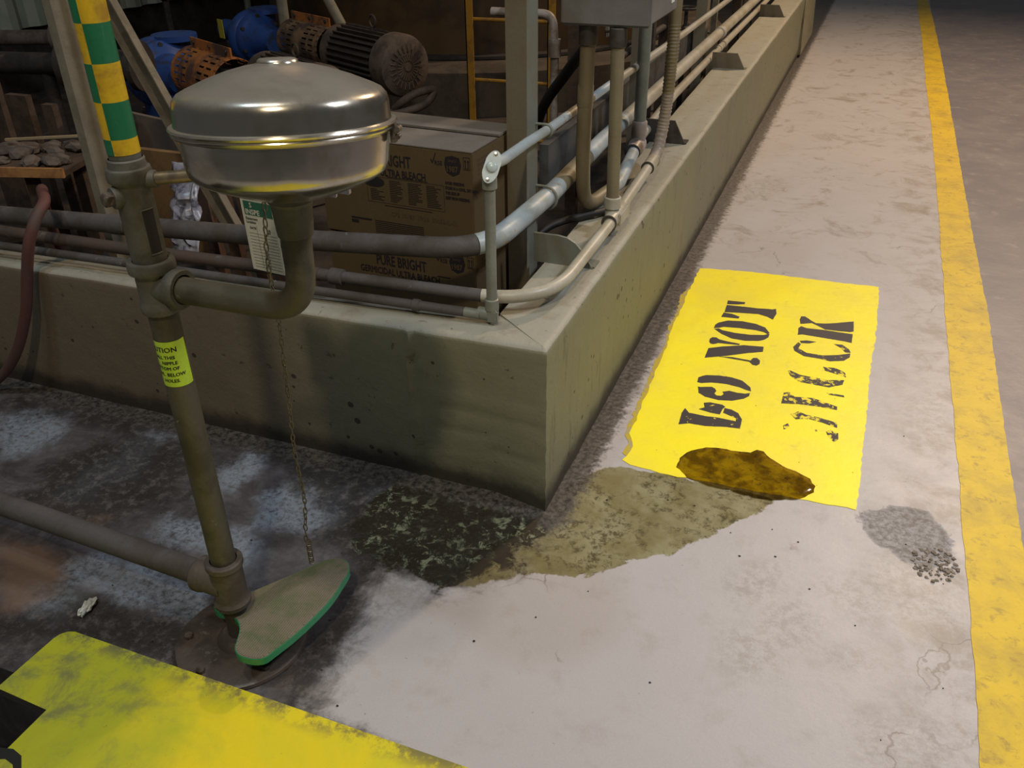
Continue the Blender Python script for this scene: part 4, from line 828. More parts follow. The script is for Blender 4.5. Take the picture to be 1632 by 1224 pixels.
# ------------------------------------------------------------------ yellow plate
PLP = [(0.62, -0.750), (-0.775, -0.752), (-0.789, -0.757), (-0.799, -0.768), (-0.803, -0.782), (-0.808, -0.918), (-0.676, -0.923), (-0.676, -1.75), (0.62, -1.75)]
yp = thing('yellow_plate', 'big worn yellow painted steel plate with a square notch covering a floor pit', 'plate', (0, -1.0, 0.0))
bm = BM(); prism(bm, PLP, 0.013, 0.034)
for f in bm.faces: f.material_index = 0 if f.normal.z > 0.5 else 1
bm.normal_update()
for f in bm.faces: f.material_index = 0 if f.normal.z > 0.5 else 1
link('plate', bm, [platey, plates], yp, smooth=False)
bm = BM()
for p in PLATEMARK: prism(bm, [(x-0.004, y) for x, y in p], 0.0335, 0.0345)
link('letter', bm, blacki, yp, smooth=False)
bm = BM(); box(bm, (-0.72, -0.850, 0.0005), (0.60, -0.815, 0.013)); link('support_bar', bm, plates, yp, smooth=False)
bm = BM(); box(bm, (-0.58, -1.68, 0.0005), (0.60, -1.64, 0.013)); link('support_bar', bm, plates, yp, smooth=False)
bm = BM(); r_ = Matrix.Rotation(math.radians(24), 3, 'Z'); box(bm, (-0.86, -1.30, -0.20), (-0.80, -0.93, -0.12), rot=r_)
tag(link('beam', bm, mat('grey_pit_beam', (0.22, 0.21, 0.23), 0.8), smooth=False), 'grey steel beam lying in the dark pit seen through the plate notch', 'beam')

# scrap of paper
bm = BM(); cc = V((-0.828, -0.672, 0.011)); bmesh.ops.create_icosphere(bm, subdivisions=3, radius=1)
for v in bm.verts:
    n0 = noise.noise(v.co*2.2)+0.5*noise.noise(v.co*6)
    p = v.co*(1+0.55*n0); p = V((p.x*0.011, p.y*0.026, p.z*0.010))
    v.co = Matrix.Rotation(0.15, 3, 'Z') @ p+cc
tag(link('paper_scrap', bm, paperm, smooth=False), 'crumpled scrap of white paper on the dark floor', 'paper')
bm = BM()
for i in range(60):
    x_, y_ = random.uniform(-1.1, 1.0), random.uniform(-0.7, 0.9); s_ = random.uniform(0.0012, 0.0032)
    if x_ < 0.02 and y_ > -0.01: continue
    k = random.randint(4, 5); prism(bm, [(x_+s_*math.cos(2*PI*j/k+i), y_+s_*math.sin(2*PI*j/k+i)*random.uniform(.5, 1)) for j in range(k)], 0.0, 0.0018)
tag(link('grit', bm, darkm, smooth=False), 'tiny dark crumbs of grit scattered over the floor', 'grit', kind='stuff')

# red hose over the curb
hs = [(-1.84, 0.36, 0.30), (-1.72, 0.25, 0.50), (-1.62, 0.175, 0.595), (-1.54, 0.11, 0.622), (-1.478, 0.055, 0.618), (-1.470, 0.01, 0.590), (-1.485, -0.022, 0.53), (-1.52, -0.030, 0.44), (-1.575, -0.036, 0.30), (-1.66, -0.045, 0.16), (-1.76, -0.055, 0.06), (-1.86, -0.09, 0.018), (-2.05, -0.22, 0.018), (-2.35, -0.3, 0.018)]
def catmull(P, n=6):
    P = [V(p) for p in P]; out = []
    for i in range(len(P)-1):
        a, b, c, d = P[max(i-1, 0)], P[i], P[i+1], P[min(i+2, len(P)-1)]
        for k in range(n):
            t = k/n; out.append(0.5*((2*b)+(c-a)*t+(2*a-5*b+4*c-d)*t*t+(3*b-a-3*c+d)*t**3))
    out.append(P[-1]); return out
bm = BM(); tube(bm, catmull(hs), 0.0152, 20)
tag(link('hose', bm, redh), 'dusty dark red rubber hose draped over the left end of the curb', 'hose')

# ------------------------------------------------------------------ conduits on the curb
def conduit(name, label, segs, group=None):
    """segs: list of (part name, builder mesh, material)"""
    t = thing(name, label, 'pipe', segs[0][3] if len(segs[0]) > 3 else (0, 0, 0), group)
    for s_ in segs: link(s_[0], s_[1], s_[2], t)
    return t
def tb(pts, r, seg=22):
    bm = BM(); tube(bm, pts, r, seg); return bm
def ring(a, d, r, w_=0.022, lip=0.002, core=0):
    """coupling sleeve centred at a along d"""
    bm = BM(); d = V(d).normalized(); a = V(a)
    lathe(bm, [(core, -w_), (r, -w_), (r+lip, -w_+0.002), (r+lip, w_-0.002), (r, w_), (core, w_)], a, d, seg=28); return bm
def sub(path, a, b): return path[a:b]
# 1 big conduit, highest on the left arm, bends round the corner and follows the right arm
P1 = round_path([(-3.0, 0.135, 0.455), (-1.79, 0.14, 0.515), (-0.69, 0.15, 0.575), (-0.215, 0.155, 0.612), (-0.205, 0.62, 0.605), (-0.225, 1.2, 0.600), (-0.222, 2.6, 0.60), (-0.211, 6.14, 0.60)], [0, 0.3, 0.145, 0, 0, 0], 14)
def split(P, test):
    i = next(k for k, p in enumerate(P) if test(p)); return P[:i+1], P[i:]
# resample so colours can change where the paint does
def resample(P, step):
    out = [P[0]]
    for a, b in zip(P, P[1:]):
        n = max(1, int((b-a).length/step))
        for k in range(1, n+1): out.append(a.lerp(b, k/n))
    return out
P1 = resample(P1, 0.03)
A, B = split(P1, lambda p: p.x > -0.255); B1, B2 = split(B, lambda p: p.y > 0.68); B2, B3 = split(B2, lambda p: p.y > 0.98); B3, B4 = split(B3, lambda p: p.y > 1.5)
c1_ = conduit('conduit', 'thickest pipe along the curb, dusty grey then pale blue at the corner', [('pipe', tb(A, 0.0262), dusty), ('pipe', tb(B1, 0.0264), condb), ('pipe', tb(B2, 0.0264), condt), ('pipe', tb(B3, 0.0264), condb), ('pipe', tb(B4, 0.0264), condw)])
for y_ in (3.43,): link('coupling', ring((-0.216, y_, 0.6), (0, 1, 0), 0.0265, 0.035, 0.004), condw, c1_)
link('coupling', ring((-1.32, 0.145, 0.541), (1, 0, 0.05), 0.0265, 0.03, 0.003), dusty, c1_)
# 2 middle pipe: dark left part, bend at the corner, then the tee and the flexible riser
a2 = resample(round_path([(-3.0, 0.05, 0.488), (-1.28, 0.088, 0.497), (-0.62, 0.108, 0.505), (-0.045, 0.125, 0.512), (-0.046, 0.70, 0.517), (-0.052, 0.80, 0.52)], [0, 0, 0.19, 0], 16), 0.03)
A, B = split(a2, lambda p: p.x > -0.66); B, D = split(B, lambda p: p.x > -0.22)
c2_ = conduit('conduit', 'lower pipe, rusty brown left, with off white corner bend into a tee', [('pipe', tb(A, 0.0172), rustpipe), ('pipe', tb(B, 0.0158), dusty), ('pipe', tb(D, 0.0162), condw)])
link('coupling', ring((-0.600, 0.1085, 0.505), (1, 0, 0), 0.0172, 0.019, 0.004), dusty, c2_)
bm = BM(); d_ = V((-0.004, 1, 0)).normalized()
lathe(bm, [(0, -0.065), (0.0205, -0.065), (0.0215, -0.062), (0.0215, -0.045), (0.0235, -0.035), (0.0235, 0.05), (0.021, 0.058), (0.021, 0.075), (0, 0.075)], (-0.049, 0.735, 0.519), d_, seg=30)
lathe(bm, [(0.02, 0.0), (0.0205, 0.026), (0.0245, 0.028), (0.0245, 0.058), (0.0225, 0.060), (0.019, 0.060)], (-0.0555, 0.722, 0.519), (0, 0, 1), seg=30)
box(bm, (-0.031, 0.695, 0.502), (-0.022, 0.80, 0.538), bev=0.003)
tee = link('tee_box', bm, condw, c2_)
bm = BM(); lathe(bm, [(0.0165, -0.002), (0.0225, -0.002), (0.0225, 0.002), (0.0165, 0.002)], (-0.0485, 0.668, 0.519), d_, seg=30); link('gasket', bm, darkring, tee)
# pipe beyond the tee to the flexible riser
c3_ = conduit('conduit', 'off white pipe from the curb tee to the ribbed flexible riser', [('pipe', tb([(-0.050, 0.81, 0.52), (-0.064, 1.25, 0.528)], 0.0165), condw)])
link('connector', ring((-0.0635, 1.225, 0.528), (-0.03, 1, 0.02), 0.017, 0.045, 0.0045), condw, c3_)
for y_ in (1.178, 1.27): link('gasket', ring((-0.062, y_, 0.528), (-0.03, 1, 0.02), 0.0205, 0.0035, 0.0016), darkring if y_ < 1.2 else condw, c3_)
fx = resample(catmull([(-0.065, 1.27, 0.53), (-0.065, 1.32, 0.545), (-0.062, 1.35, 0.585), (-0.057, 1.36, 0.64), (-0.05, 1.355, 0.72), (-0.044, 1.34, 0.82), (-0.040, 1.33, 0.95), (-0.040, 1.33, 1.6)], 8), 0.0034)
R_ = [0.0195+(0.0013 if (i % 3 == 0) else -0.0008)*(1 if p.z < 0.95 else 0) for i, p in enumerate(fx)]
F1, F2 = [i for i, p in enumerate(fx) if p.z < 0.74], [i for i, p in enumerate(fx) if p.z >= 0.735]
bm = BM(); tube(bm, [fx[i] for i in F1], [R_[i] for i in F1], 20)
t_ = thing('flexible_conduit', 'ribbed flexible riser curving up from the curb past the grey box', 'pipe', (-0.06, 1.3, 0.53))
link('ribbed_sleeve', bm, mat('pinkish_grey_flex', (0.33, 0.28, 0.24), 0.5, 0.0, (0.26, 0.22, 0.19), 12), t_)
bm = BM(); tube(bm, [fx[i] for i in F2], [R_[i] for i in F2], 20); link('riser', bm, condt, t_)
# 3 thin conduit lying on the curb, ending in the elbow under the upright
c4_ = conduit('conduit', 'thin dusty pipe lying on top of the left curb, ending at a corner elbow', [('pipe', tb([(-3.0, -0.002, 0.455), (-1.25, 0.05, 0.474), (-0.64, 0.066, 0.478), (-0.215, 0.080, 0.481)], 0.0118), dusty), ('pipe', tb([(-0.235, 0.0795, 0.481), (-0.195, 0.0805, 0.481)], 0.0123), condp)])
link('coupling', ring((-0.362, 0.0755, 0.480), (1, 0.03, 0), 0.012, 0.010, 0.0025), dusty, c4_)
# upright with elbow and pull fitting
u_ = thing('upright_conduit', 'slim grey-green upright pipe at the corner with glossy pale blue pull fitting', 'pipe', (-0.168, 0.087, 0.48))
link('pipe', tb([(-0.168, 0.087, 0.505), (-0.166, 0.087, 0.80)], 0.0125), condp, u_)
bm = BM()
lathe(bm, [(0.011, -0.002), (0.0165, -0.002), (0.0165, 0.024), (0.013, 0.026)], (-0.168, 0.087, 0.498), (0, 0, 1), seg=28)
lathe(bm, [(0, 0.036), (0.0155, 0.036), (0.0155, 0.016), (0.014, 0.0), (0, -0.012)], (-0.166, 0.086, 0.482), (-1, 0, 0), seg=28)
bmesh.ops.create_icosphere(bm, subdivisions=3, radius=0.0165, matrix=Matrix.Translation((-0.168, 0.087, 0.487)))
box(bm, (-0.176, 0.071, 0.466), (-0.150, 0.081, 0.498), bev=0.003)
link('elbow', bm, condp, u_)
bm = BM()
lathe(bm, [(0.013, 0.0), (0.0168, 0.0), (0.0168, 0.034), (0.015, 0.036), (0, 0.036)], (-0.166, 0.087, 0.790), (0, 0, 1), seg=28); link('hub', bm, condp, u_)
bd = V((-0.12, 0.95, -0.14)).normalized()
fc = V((-0.158, 0.083, 0.838)); fn = V((0.35, -0.80, 0.45)).normalized(); ru = V((0.18, 0.42, 0.86)); ru = (ru-fn*ru.dot(fn)).normalized(); rs = ru.cross(fn)
def cap_shape(bm, c, L, wd, th, mi=0):
    pts = []
    for k in range(32):
        a = 2*PI*k/32; y_ = math.sin(a)*wd; x_ = math.cos(a)*L; y_ = math.copysign(min(abs(y_), wd*0.92), y_); pts.append((x_, y_))
    Mx = Matrix((ru, rs, fn)).transposed().to_4x4(); Mx.translation = c
    prism(bm, pts, -th, 0.0, mi, Mx)
bm = BM(); cap_shape(bm, fc, 0.033, 0.0165, 0.026)
lathe(bm, [(0.0155, 0.0), (0.0165, 0.02), (0.015, 0.035), (0, 0.035)], fc-fn*0.010+V((-0.008, 0.01, 0.004)), bd, seg=28)
bh = link('pull_fitting', bm, bluefit, u_)
bm = BM(); cap_shape(bm, fc+fn*0.005, 0.036, 0.0185, 0.005); lathe(bm, [(0.013, 0), (0.012, 0.003), (0.009, 0.005), (0, 0.006)], fc+fn*0.005, fn, seg=28)
cvp = link('cover_plate', bm, bluefit, bh)
for s_ in (-1, 1):
    bm = BM(); lathe(bm, [(0.0042, 0), (0.0038, 0.002), (0, 0.0026)], fc+fn*0.005+ru*0.0285*s_, fn, seg=12); link('screw', bm, chromem, cvp)
# upper pipe running off from the fitting
us = [(-0.168, 0.115, 0.835), (-0.178, 0.20, 0.820), (-0.200, 0.42, 0.800), (-0.205, 0.58, 0.790), (-0.199, 0.85, 0.79), (-0.19, 1.10, 0.795), (-0.175, 2.2, 0.785), (-0.17, 4.2, 0.775), (-0.17, 7.5, 0.76)]
us = resample([V(p) for p in us], 0.05); A, B = split(us, lambda p: p.y > 0.70); B, D = split(B, lambda p: p.y > 0.92); D, E_ = split(D, lambda p: p.y > 1.2)
c5_ = conduit('conduit', 'highest thin pipe running from the pale blue fitting away above the curb', [('pipe', tb(A, 0.0125), condb), ('pipe', tb(B, 0.0127), condt), ('pipe', tb(D, 0.0127), condb), ('pipe', tb(E_, 0.0127), condw)])
# 4 thin outer pipe further down the curb, from the angle fitting onwards
c6_ = conduit('conduit', 'off white lower pipe running down the far curb beside the thicker one', [('pipe', tb([(-0.185, 1.50, 0.515), (-0.215, 2.3, 0.515), (-0.225, 3.6, 0.508), (-0.222, 6.14, 0.51)], 0.0185), condw)])
for y_ in (3.62, 3.48): link('coupling', ring((-0.224, y_, 0.509), (0, 1, 0), 0.0185, 0.02, 0.003), condw, c6_)
bm = BM()
lathe(bm, [(0, -0.07), (0.0255, -0.07), (0.0265, -0.067), (0.0265, -0.035), (0.031, -0.02), (0.031, 0.05), (0.022, 0.06), (0, 0.06)], (-0.166, 1.43, 0.522), (-0.08, 1, 0), seg=30)
lathe(bm, [(0.02, 0.0), (0.026, 0.028), (0.0275, 0.032), (0.0275, 0.08), (0.0245, 0.084), (0.02, 0.084)], (-0.163, 1.455, 0.525), (0, 0, 1), seg=30)
af = link('angle_fitting', bm, mat('pinkish_grey_casting', (0.42, 0.37, 0.34), 0.4, 0.0, (0.33, 0.27, 0.22), 10), c6_)
link('gasket', ring((-0.1605, 1.362, 0.522), (-0.08, 1, 0), 0.0262, 0.003, 0.0018), darkring, af)
# risers into the grey enclosure
r1 = round_path([(-0.150, 0.745, 1.0), (-0.158, 0.755, 0.70), (-0.156, 0.765, 0.515), (-0.120, 1.03, 0.514)], [0, 0.13], 12)
r1 = resample(r1, 0.03); A, B = split(r1, lambda p: p.y > 0.93 and p.z < 0.6)
c7_ = conduit('riser_conduit', 'thick tan riser below the grey box that bends to run along the curb', [('pipe', tb(A, 0.0208), condt), ('pipe', tb(B+[V((-0.158, 1.37, 0.520))], 0.0208), condb), ('coupling', ring((-0.155, 0.752, 0.845), (0.02, 0, 1), 0.0212, 0.030, 0.0012), condt)])
link('lock_collar', ring((-0.150, 0.745, 1.005), (0, 0, 1), 0.023, 0.026, 0.002), steeld, c7_)
c8_ = conduit('riser_conduit', 'thinner tan riser from the off white tee up to the grey box', [('pipe', tb([(-0.0555, 0.722, 0.56), (-0.060, 0.715, 1.01)], 0.0180), condt), ('lock_collar', ring((-0.060, 0.716, 1.007), (0, 0, 1), 0.021, 0.024, 0.002), steeld)])
c9_ = conduit('riser_conduit', 'grey-green riser standing on the pinkish angle fitting behind the grey box', [('pipe', tb([(-0.163, 1.455, 0.60), (-0.163, 1.455, 1.6)], 0.0215), condp)])

# enclosure
en = thing('electrical_box', 'light grey electrical enclosure seen from below its bottom edge', 'box', (-0.09, 0.86, 1.035))
bm = BM(); box(bm, (-0.212, 0.725, 1.035), (0.022, 1.035, 1.55), bev=0.006); link('body', bm, enclm, en)
bm = BM(); box(bm, (-0.214, 0.700, 1.033), (0.026, 0.722, 1.552), bev=0.006); ld_ = link('lid', bm, enclm, en)
bm = BM(); box(bm, (0.0222, 0.955, 1.062), (0.0232, 0.99, 1.2)); link('data_plate', bm, whitep, en, smooth=False)
bm = BM(); box(bm, (-0.115, 0.78, 1.012), (-0.105, 0.79, 1.036)); lathe(bm, [(0.006, 0), (0.006, 0.01), (0, 0.012)], (-0.11, 0.785, 1.006), (0, 0, -1), seg=12); link('drain_plug', bm, chromem, en)

# ------------------------------------------------------------------ columns with gussets
def column(x, y, wx, wy, ht, m1, m2, label):
    t = thing('steel_column', label, 'column', (x, y, 0), None)
    bm = BM(); tk = 0.006
    box(bm, (x-wx, y, 0.0), (x, y+tk, ht)); link('web', bm, m1, t, smooth=False)
    bm = BM(); box(bm, (x-tk, y+tk, 0.0), (x, y+wy, ht)); link('flange', bm, m2, t, smooth=False)
    bm = BM(); box(bm, (x-wx, y+tk, 0.0), (x-wx+tk, y+wy, ht)); link('flange', bm, m2, t, smooth=False)
    return t
col1 = column(-0.2345, 0.50, 0.055, 0.085, 1.9, steelb, steelc, 'grey-green steel channel column standing inside the curb corner')
def u_clamp(y, z, r, xp, parent):
    bm = BM(); P = [(-0.236, y, z+r*1.25), (xp, y, z+r*1.25)]+[(xp+r*1.25*math.cos(a), y, z+r*1.25*math.sin(a)) for a in np.linspace(PI/2, -PI/2, 10)]+[(xp, y, z-r*1.25), (-0.236, y, z-r*1.25)]
    tube(bm, P, 0.0038, 10); link('pipe_clamp', bm, steelc, parent)
u_clamp(0.575, 0.605, 0.0264, -0.207, col1); u_clamp(0.572, 0.7905, 0.0125, -0.205, col1)
bm = BM(); box(bm, (-0.30, 0.512, 0.586), (-0.285, 0.56, 0.592))
col2 = column(-0.235, 1.78, 0.055, 0.08, 1.9, steelb, steelc, 'grey steel column inside the curb behind the ribbed riser')
col3 = column(-0.260, 3.20, 0.055, 0.08, 1.9, steelb, steelb, 'brownish steel column inside the curb at the tan gusset')
col4 = column(-0.262, 5.00, 0.055, 0.08, 1.9, steelb, steelb, 'farthest steel column inside the curb near its end')
def gusset(y, x1, zt, m_, label, curved=False, x0=-0.20):
    t = thing('gusset_bracket', label, 'bracket', (x1, y, 0.465))
    zb = 0.4645 if y < 1 else 0.471
    if curved: prof = [(x0, zb), (x1, zb), (x1-0.012, zb+0.018), (x1-0.03, zb+0.045), (x1-0.05, zb+0.066), (x1-0.072, zb+0.078), (x1-0.10, zb+zt), (x0, zb+zt)]
    else: prof = [(x0, zb), (x1, zb), (x1-0.045, zb+zt), (x0, zb+zt)]
    bm = BM(); Mx = Matrix(((1, 0, 0, 0), (0, 0, -1, y+0.004), (0, 1, 0, 0), (0, 0, 0, 1))); prism(bm, prof, 0, 0.008, 0, Mx); link('plate', bm, m_, t, smooth=False)
    bm = BM(); box(bm, (x0+0.01, y, zb), (x1+0.004, y+0.05, zb+0.005)); link('foot', bm, m_, t, smooth=False)
gusset(0.465, -0.033, 0.082, steelc, 'grey-green gusset plate with rounded shoulder on the curb near the corner', True)
gusset(1.70, -0.040, 0.085, steeld, 'dark triangular gusset plate on the curb beside the ribbed riser')
gusset(3.14, -0.028, 0.080, steelb, 'tan gusset plate standing on the middle of the far curb')
gusset(4.95, -0.03, 0.080, steelb, 'tan gusset plate on the curb nearest its far end')
# dark cable loop lying on the inner ledge
bm = BM(); tube(bm, catmull([(-0.28, 0.62, 0.44), (-0.235, 0.70, 0.475), (-0.17, 0.78, 0.485), (-0.115, 0.86, 0.483), (-0.09, 0.95, 0.483)], 6), 0.011, 14)
tag(link('cable', bm, rubber), 'short black cable curving over the curb behind the gusset', 'cable')
bm = BM(); tube(bm, catmull([(-0.75, 1.9, 0.25), (-0.62, 1.7, 0.55), (-0.45, 1.5, 0.75), (-0.30, 1.25, 0.90), (-0.26, 1.15, 1.05), (-0.26, 1.15, 1.4)], 6), 0.020, 14)
tag(link('cable', bm, rubber), 'thick black cable rising behind the risers towards the grey box', 'cable')
# angle iron column and brace on the left
t = thing('angle_column', 'dusty beige angle iron column behind the checkered post', 'column', (-1.43, 0.2, 0))
bm = BM(); box(bm, (-1.452, 0.20, 0.0), (-1.424, 0.206, 1.7)); link('flange', bm, angle, t, smooth=False)
bm = BM(); box(bm, (-1.430, 0.206, 0.0), (-1.424, 0.262, 1.7)); link('web', bm, angle, t, smooth=False)
t = thing('diagonal_brace', 'dusty steel channel brace slanting down from left column behind the bowl', 'beam', (-1.27, 0.25, 1.08))
d_ = V((0.123, 0, -0.262)).normalized(); a_ = V((-1.40, 0.25, 1.365)); b_ = a_+d_*0.95
sd = V((d_.z, 0, -d_.x)) * -1
def slab(bm, a, b, s, w0, w1, y0, y1):
    vs = []
    for p in (a, b):
        for ww, yy_ in ((w0, y0), (w1, y0), (w1, y1), (w0, y1)): vs.append(bm.verts.new(p+s*ww+V((0, yy_, 0))))
    for q in ((0, 1, 2, 3), (7, 6, 5, 4), (0, 4, 5, 1), (1, 5, 6, 2), (2, 6, 7, 3), (3, 7, 4, 0)): bm.faces.new([vs[i] for i in q])
    bmesh.ops.recalc_face_normals(bm, faces=bm.faces)
bm = BM(); slab(bm, a_, b_, sd, -0.021, 0.021, 0.0, 0.004); link('web', bm, mat('brown_channel', (0.085, 0.075, 0.052), 0.8, 0.0, (0.05, 0.044, 0.03), 14, 0.42, 0.62, None, bmp=0.0004), t, smooth=False)
for w0, w1 in ((-0.024, -0.020), (0.020, 0.024)):
    bm = BM(); slab(bm, a_, b_, sd, w0, w1, -0.020, 0.004); link('flange', bm, mat('edge_lit_channel', (0.17, 0.14, 0.095), 0.75, 0.0, (0.11, 0.09, 0.06), 20), t, smooth=False)  # flanges lighter than the web: lit edges put into the colour

# ------------------------------------------------------------------ cartons of bleach jugs
BOXA = math.radians(-3.0)
def carton(z0, top, label, full):
    t = thing('carton', label, 'box', (-0.305, 0.33, z0), None)
    Rm_ = Matrix.Rotation(BOXA, 4, 'Z'); base = Matrix.Translation((-0.308, 0.315, z0)) @ Rm_
    def add(name, bm, m_, par=t, smooth=False):
        bm.transform(base); return link(name, bm, m_, par, smooth)
    W_, D_, H_ = 0.46, 0.27, 0.264
    bm = BM(); box(bm, (-W_, 0, 0.001), (0, D_, H_-0.004), bev=0.002); body = add('body', bm, card)
    if top:
        bm = BM(); box(bm, (-W_+0.001, 0.001, H_-0.003), (-0.001, 0.148, H_), bev=0.0006); add('flap', bm, cardt)
        bm = BM(); box(bm, (-W_+0.001, 0.160, H_-0.002), (-0.001, D_-0.001, H_+0.004), bev=0.0006); add('flap', bm, cardt)
        bm = BM(); box(bm, (-W_+0.03, 0.148, H_-0.003), (-0.05, 0.160, H_-0.0025)); add('gap', bm, rubber)
    y = -0.0006
    bm = BM(); X_, U_ = (1, 0, 0), (0, 0, 1)
    def T(s_, size, x, z, sx=1.0, al='LEFT', bold=0.0): text_on(bm, s_, size, (x, y, z), X_, U_, al, sx, bold)
    if full:
        T('PURE BRIGHT', 0.042, -0.176, H_-0.060, 0.62, 'RIGHT', 0.0008)
        T('GERMICIDAL ULTRA BLEACH', 0.027, -0.134, H_-0.088, 0.72, 'RIGHT', 0.0008)
    else:
        T('PURE BRIGHT', 0.042, -0.150, H_-0.078, 0.62, 'RIGHT', 0.0008)
    # check mark and initials
    mk = [(-0.118, H_-0.030), (-0.112, H_-0.040), (-0.101, H_-0.012), (-0.103, H_-0.011), (-0.112, H_-0.033), (-0.116, H_-0.027)]
    def flat(poly, off=0.0):
        vs = [bm.verts.new((x, y-off, z)) for x, z in poly]; f = bm.faces.new(vs)
        bmesh.ops.triangulate(bm, faces=[f])
    flat(mk); T('RSE', 0.0155, -0.107, H_-0.041, 0.95, bold=0.0003)
    # shield with year
    sh = [(-0.074, H_-0.018), (-0.055, H_-0.014), (-0.036, H_-0.018), (-0.031, H_-0.036), (-0.037, H_-0.058), (-0.055, H_-0.066), (-0.073, H_-0.058), (-0.079, H_-0.036)]
    flat(sh)
    # this-way-up box
    x0, x1, z1, z2 = -0.025, -0.006, H_-0.046, H_-0.014
    for a, b, c, d in ((x0, x1, z1, z1+.0012), (x0, x1, z2-.0012, z2), (x0, x0+.0012, z1, z2), (x1-.0012, x1, z1, z2)): flat([(a, c), (b, c), (b, d), (a, d)])
    for xx in (-0.0195, -0.0115):
        flat([(xx-.0012, z1+.006), (xx+.0012, z1+.006), (xx+.0012, z2-.010), (xx-.0012, z2-.010)]); flat([(xx-.003, z2-.011), (xx+.003, z2-.011), (xx, z2-.005)])
    flat([(x0+.003, z1+.003), (x1-.003, z1+.003), (x1-.003, z1+.005), (x0+.003, z1+.005)])
    if full:
        for k, ln in enumerate(('AVOID FREEZING', 'STORE IN A COOL, DRY AREA', 'THIS SIDE UP', 'KEEP FROM FREEZING')): T(ln, 0.0105, -0.079, H_-0.088-k*0.0130, 0.66, bold=0.0005)
        # directions panel: frame and columns of fine print
        a, b, c, d = -0.315, -0.083, H_-0.163, H_-0.093
        for q in ((a, b, c, c+.0009), (a, b, d-.0009, d), (a, a+.0009, c, d), (b-.0009, b, c, d)): flat([(q[0], q[2]), (q[1], q[2]), (q[1], q[3]), (q[0], q[3])])
        rr = random.Random(3)
        for cx_ in (-0.305, -0.245, -0.190, -0.135):
            for k in range(13):
                ln = rr.uniform(0.020, 0.044); zz = d-0.008-k*0.0046
                if cx_ == -0.305 and k < 6: continue
                flat([(cx_, zz), (cx_+ln, zz), (cx_+ln, zz+.0019), (cx_, zz+.0019)])
        flat([(-0.25, d+.002), (-0.13, d+.002), (-0.13, d+.0036), (-0.25, d+.0036)])
        flat([(-0.265, c-.007), (-0.12, c-.007), (-0.12, c-.005), (-0.265, c-.005)])
        for k in range(9): flat([(-0.30, 0.006+k*0.0052), (-0.150-(k == 0)*0.03, 0.006+k*0.0052), (-0.150-(k == 0)*0.03, 0.0082+k*0.0052), (-0.30, 0.0082+k*0.0052)])
        flat([(-0.375, 0.046), (-0.31, 0.046), (-0.31, 0.051), (-0.375, 0.051)]); flat([(-0.375, 0.034), (-0.352, 0.034), (-0.352, 0.043), (-0.375, 0.043)])
    else:
        for k in range(3): flat([(-0.32, H_-0.022-k*0.007), (-0.262, H_-0.022-k*0.007), (-0.262, H_-0.019-k*0.007), (-0.32, H_-0.019-k*0.007)])
        flat([(-0.118+k, z) for k, z in ((0, H_-.085), (.04, H_-.085), (.04, H_-.082), (0, H_-.082))])
        T('GERMICIDAL ULTRA BLEACH', 0.027, -0.110, H_-0.106, 0.72, 'RIGHT', 0.0006)
    add('print', bm, ink, body)
    bm = BM(); y = -0.0012; T('1987', 0.0215, -0.0745, H_-0.055, 0.80, bold=0.0003); T('SINCE', 0.009, -0.068, H_-0.030, 1.0)
    y = -0.0006
    add('print', bm, card, body)
    if full:
        bm = BM(); T('CP2 16183  19:26  50052-IL-01', 0.0175, -0.247, 0.068, 0.90, bold=0.0002); add('print', bm, inkf, body)
        bm = BM(); hp = []
        for k in range(24):
            an = 2*PI*k/24; hp.append((-0.292+0.032*math.cos(an), H_-0.107+0.014*math.sin(an)))
        f = bm.faces.new([bm.verts.new((x, -0.0011, z)) for x, z in hp]); add('hand_hole', bm, rubber, body)
    # side face print
    bm = BM(); y2 = 0.0006
    def sideflat(a, b, c, d): bm.faces.new([bm.verts.new((0.0006, yy_, zz)) for yy_, zz in ((a, c), (b, c), (b, d), (a, d))])
    for k in range(4): sideflat(0.03, 0.10, H_-0.03-k*0.012, H_-0.025-k*0.012)
    add('print', bm, inkf, body)
    # orange stained back edge
    bm = BM(); box(bm, (-0.001, D_-0.045, 0.002), (0.0012, D_-0.001, H_-0.005)); add('stained_edge', bm, mat('orange_stained_card', (0.36, 0.17, 0.04), 0.8, 0.0, (0.18, 0.10, 0.04), 14), body)
    return t
carton(0.528, True, 'dusty brown bleach carton, topmost of the stack behind the bowl', True)
carton(0.264, False, 'brown bleach carton directly under the topmost one behind the curb', False)
carton(0.0015, False, 'lowest bleach carton of the stack, mostly hidden behind the curb', False)

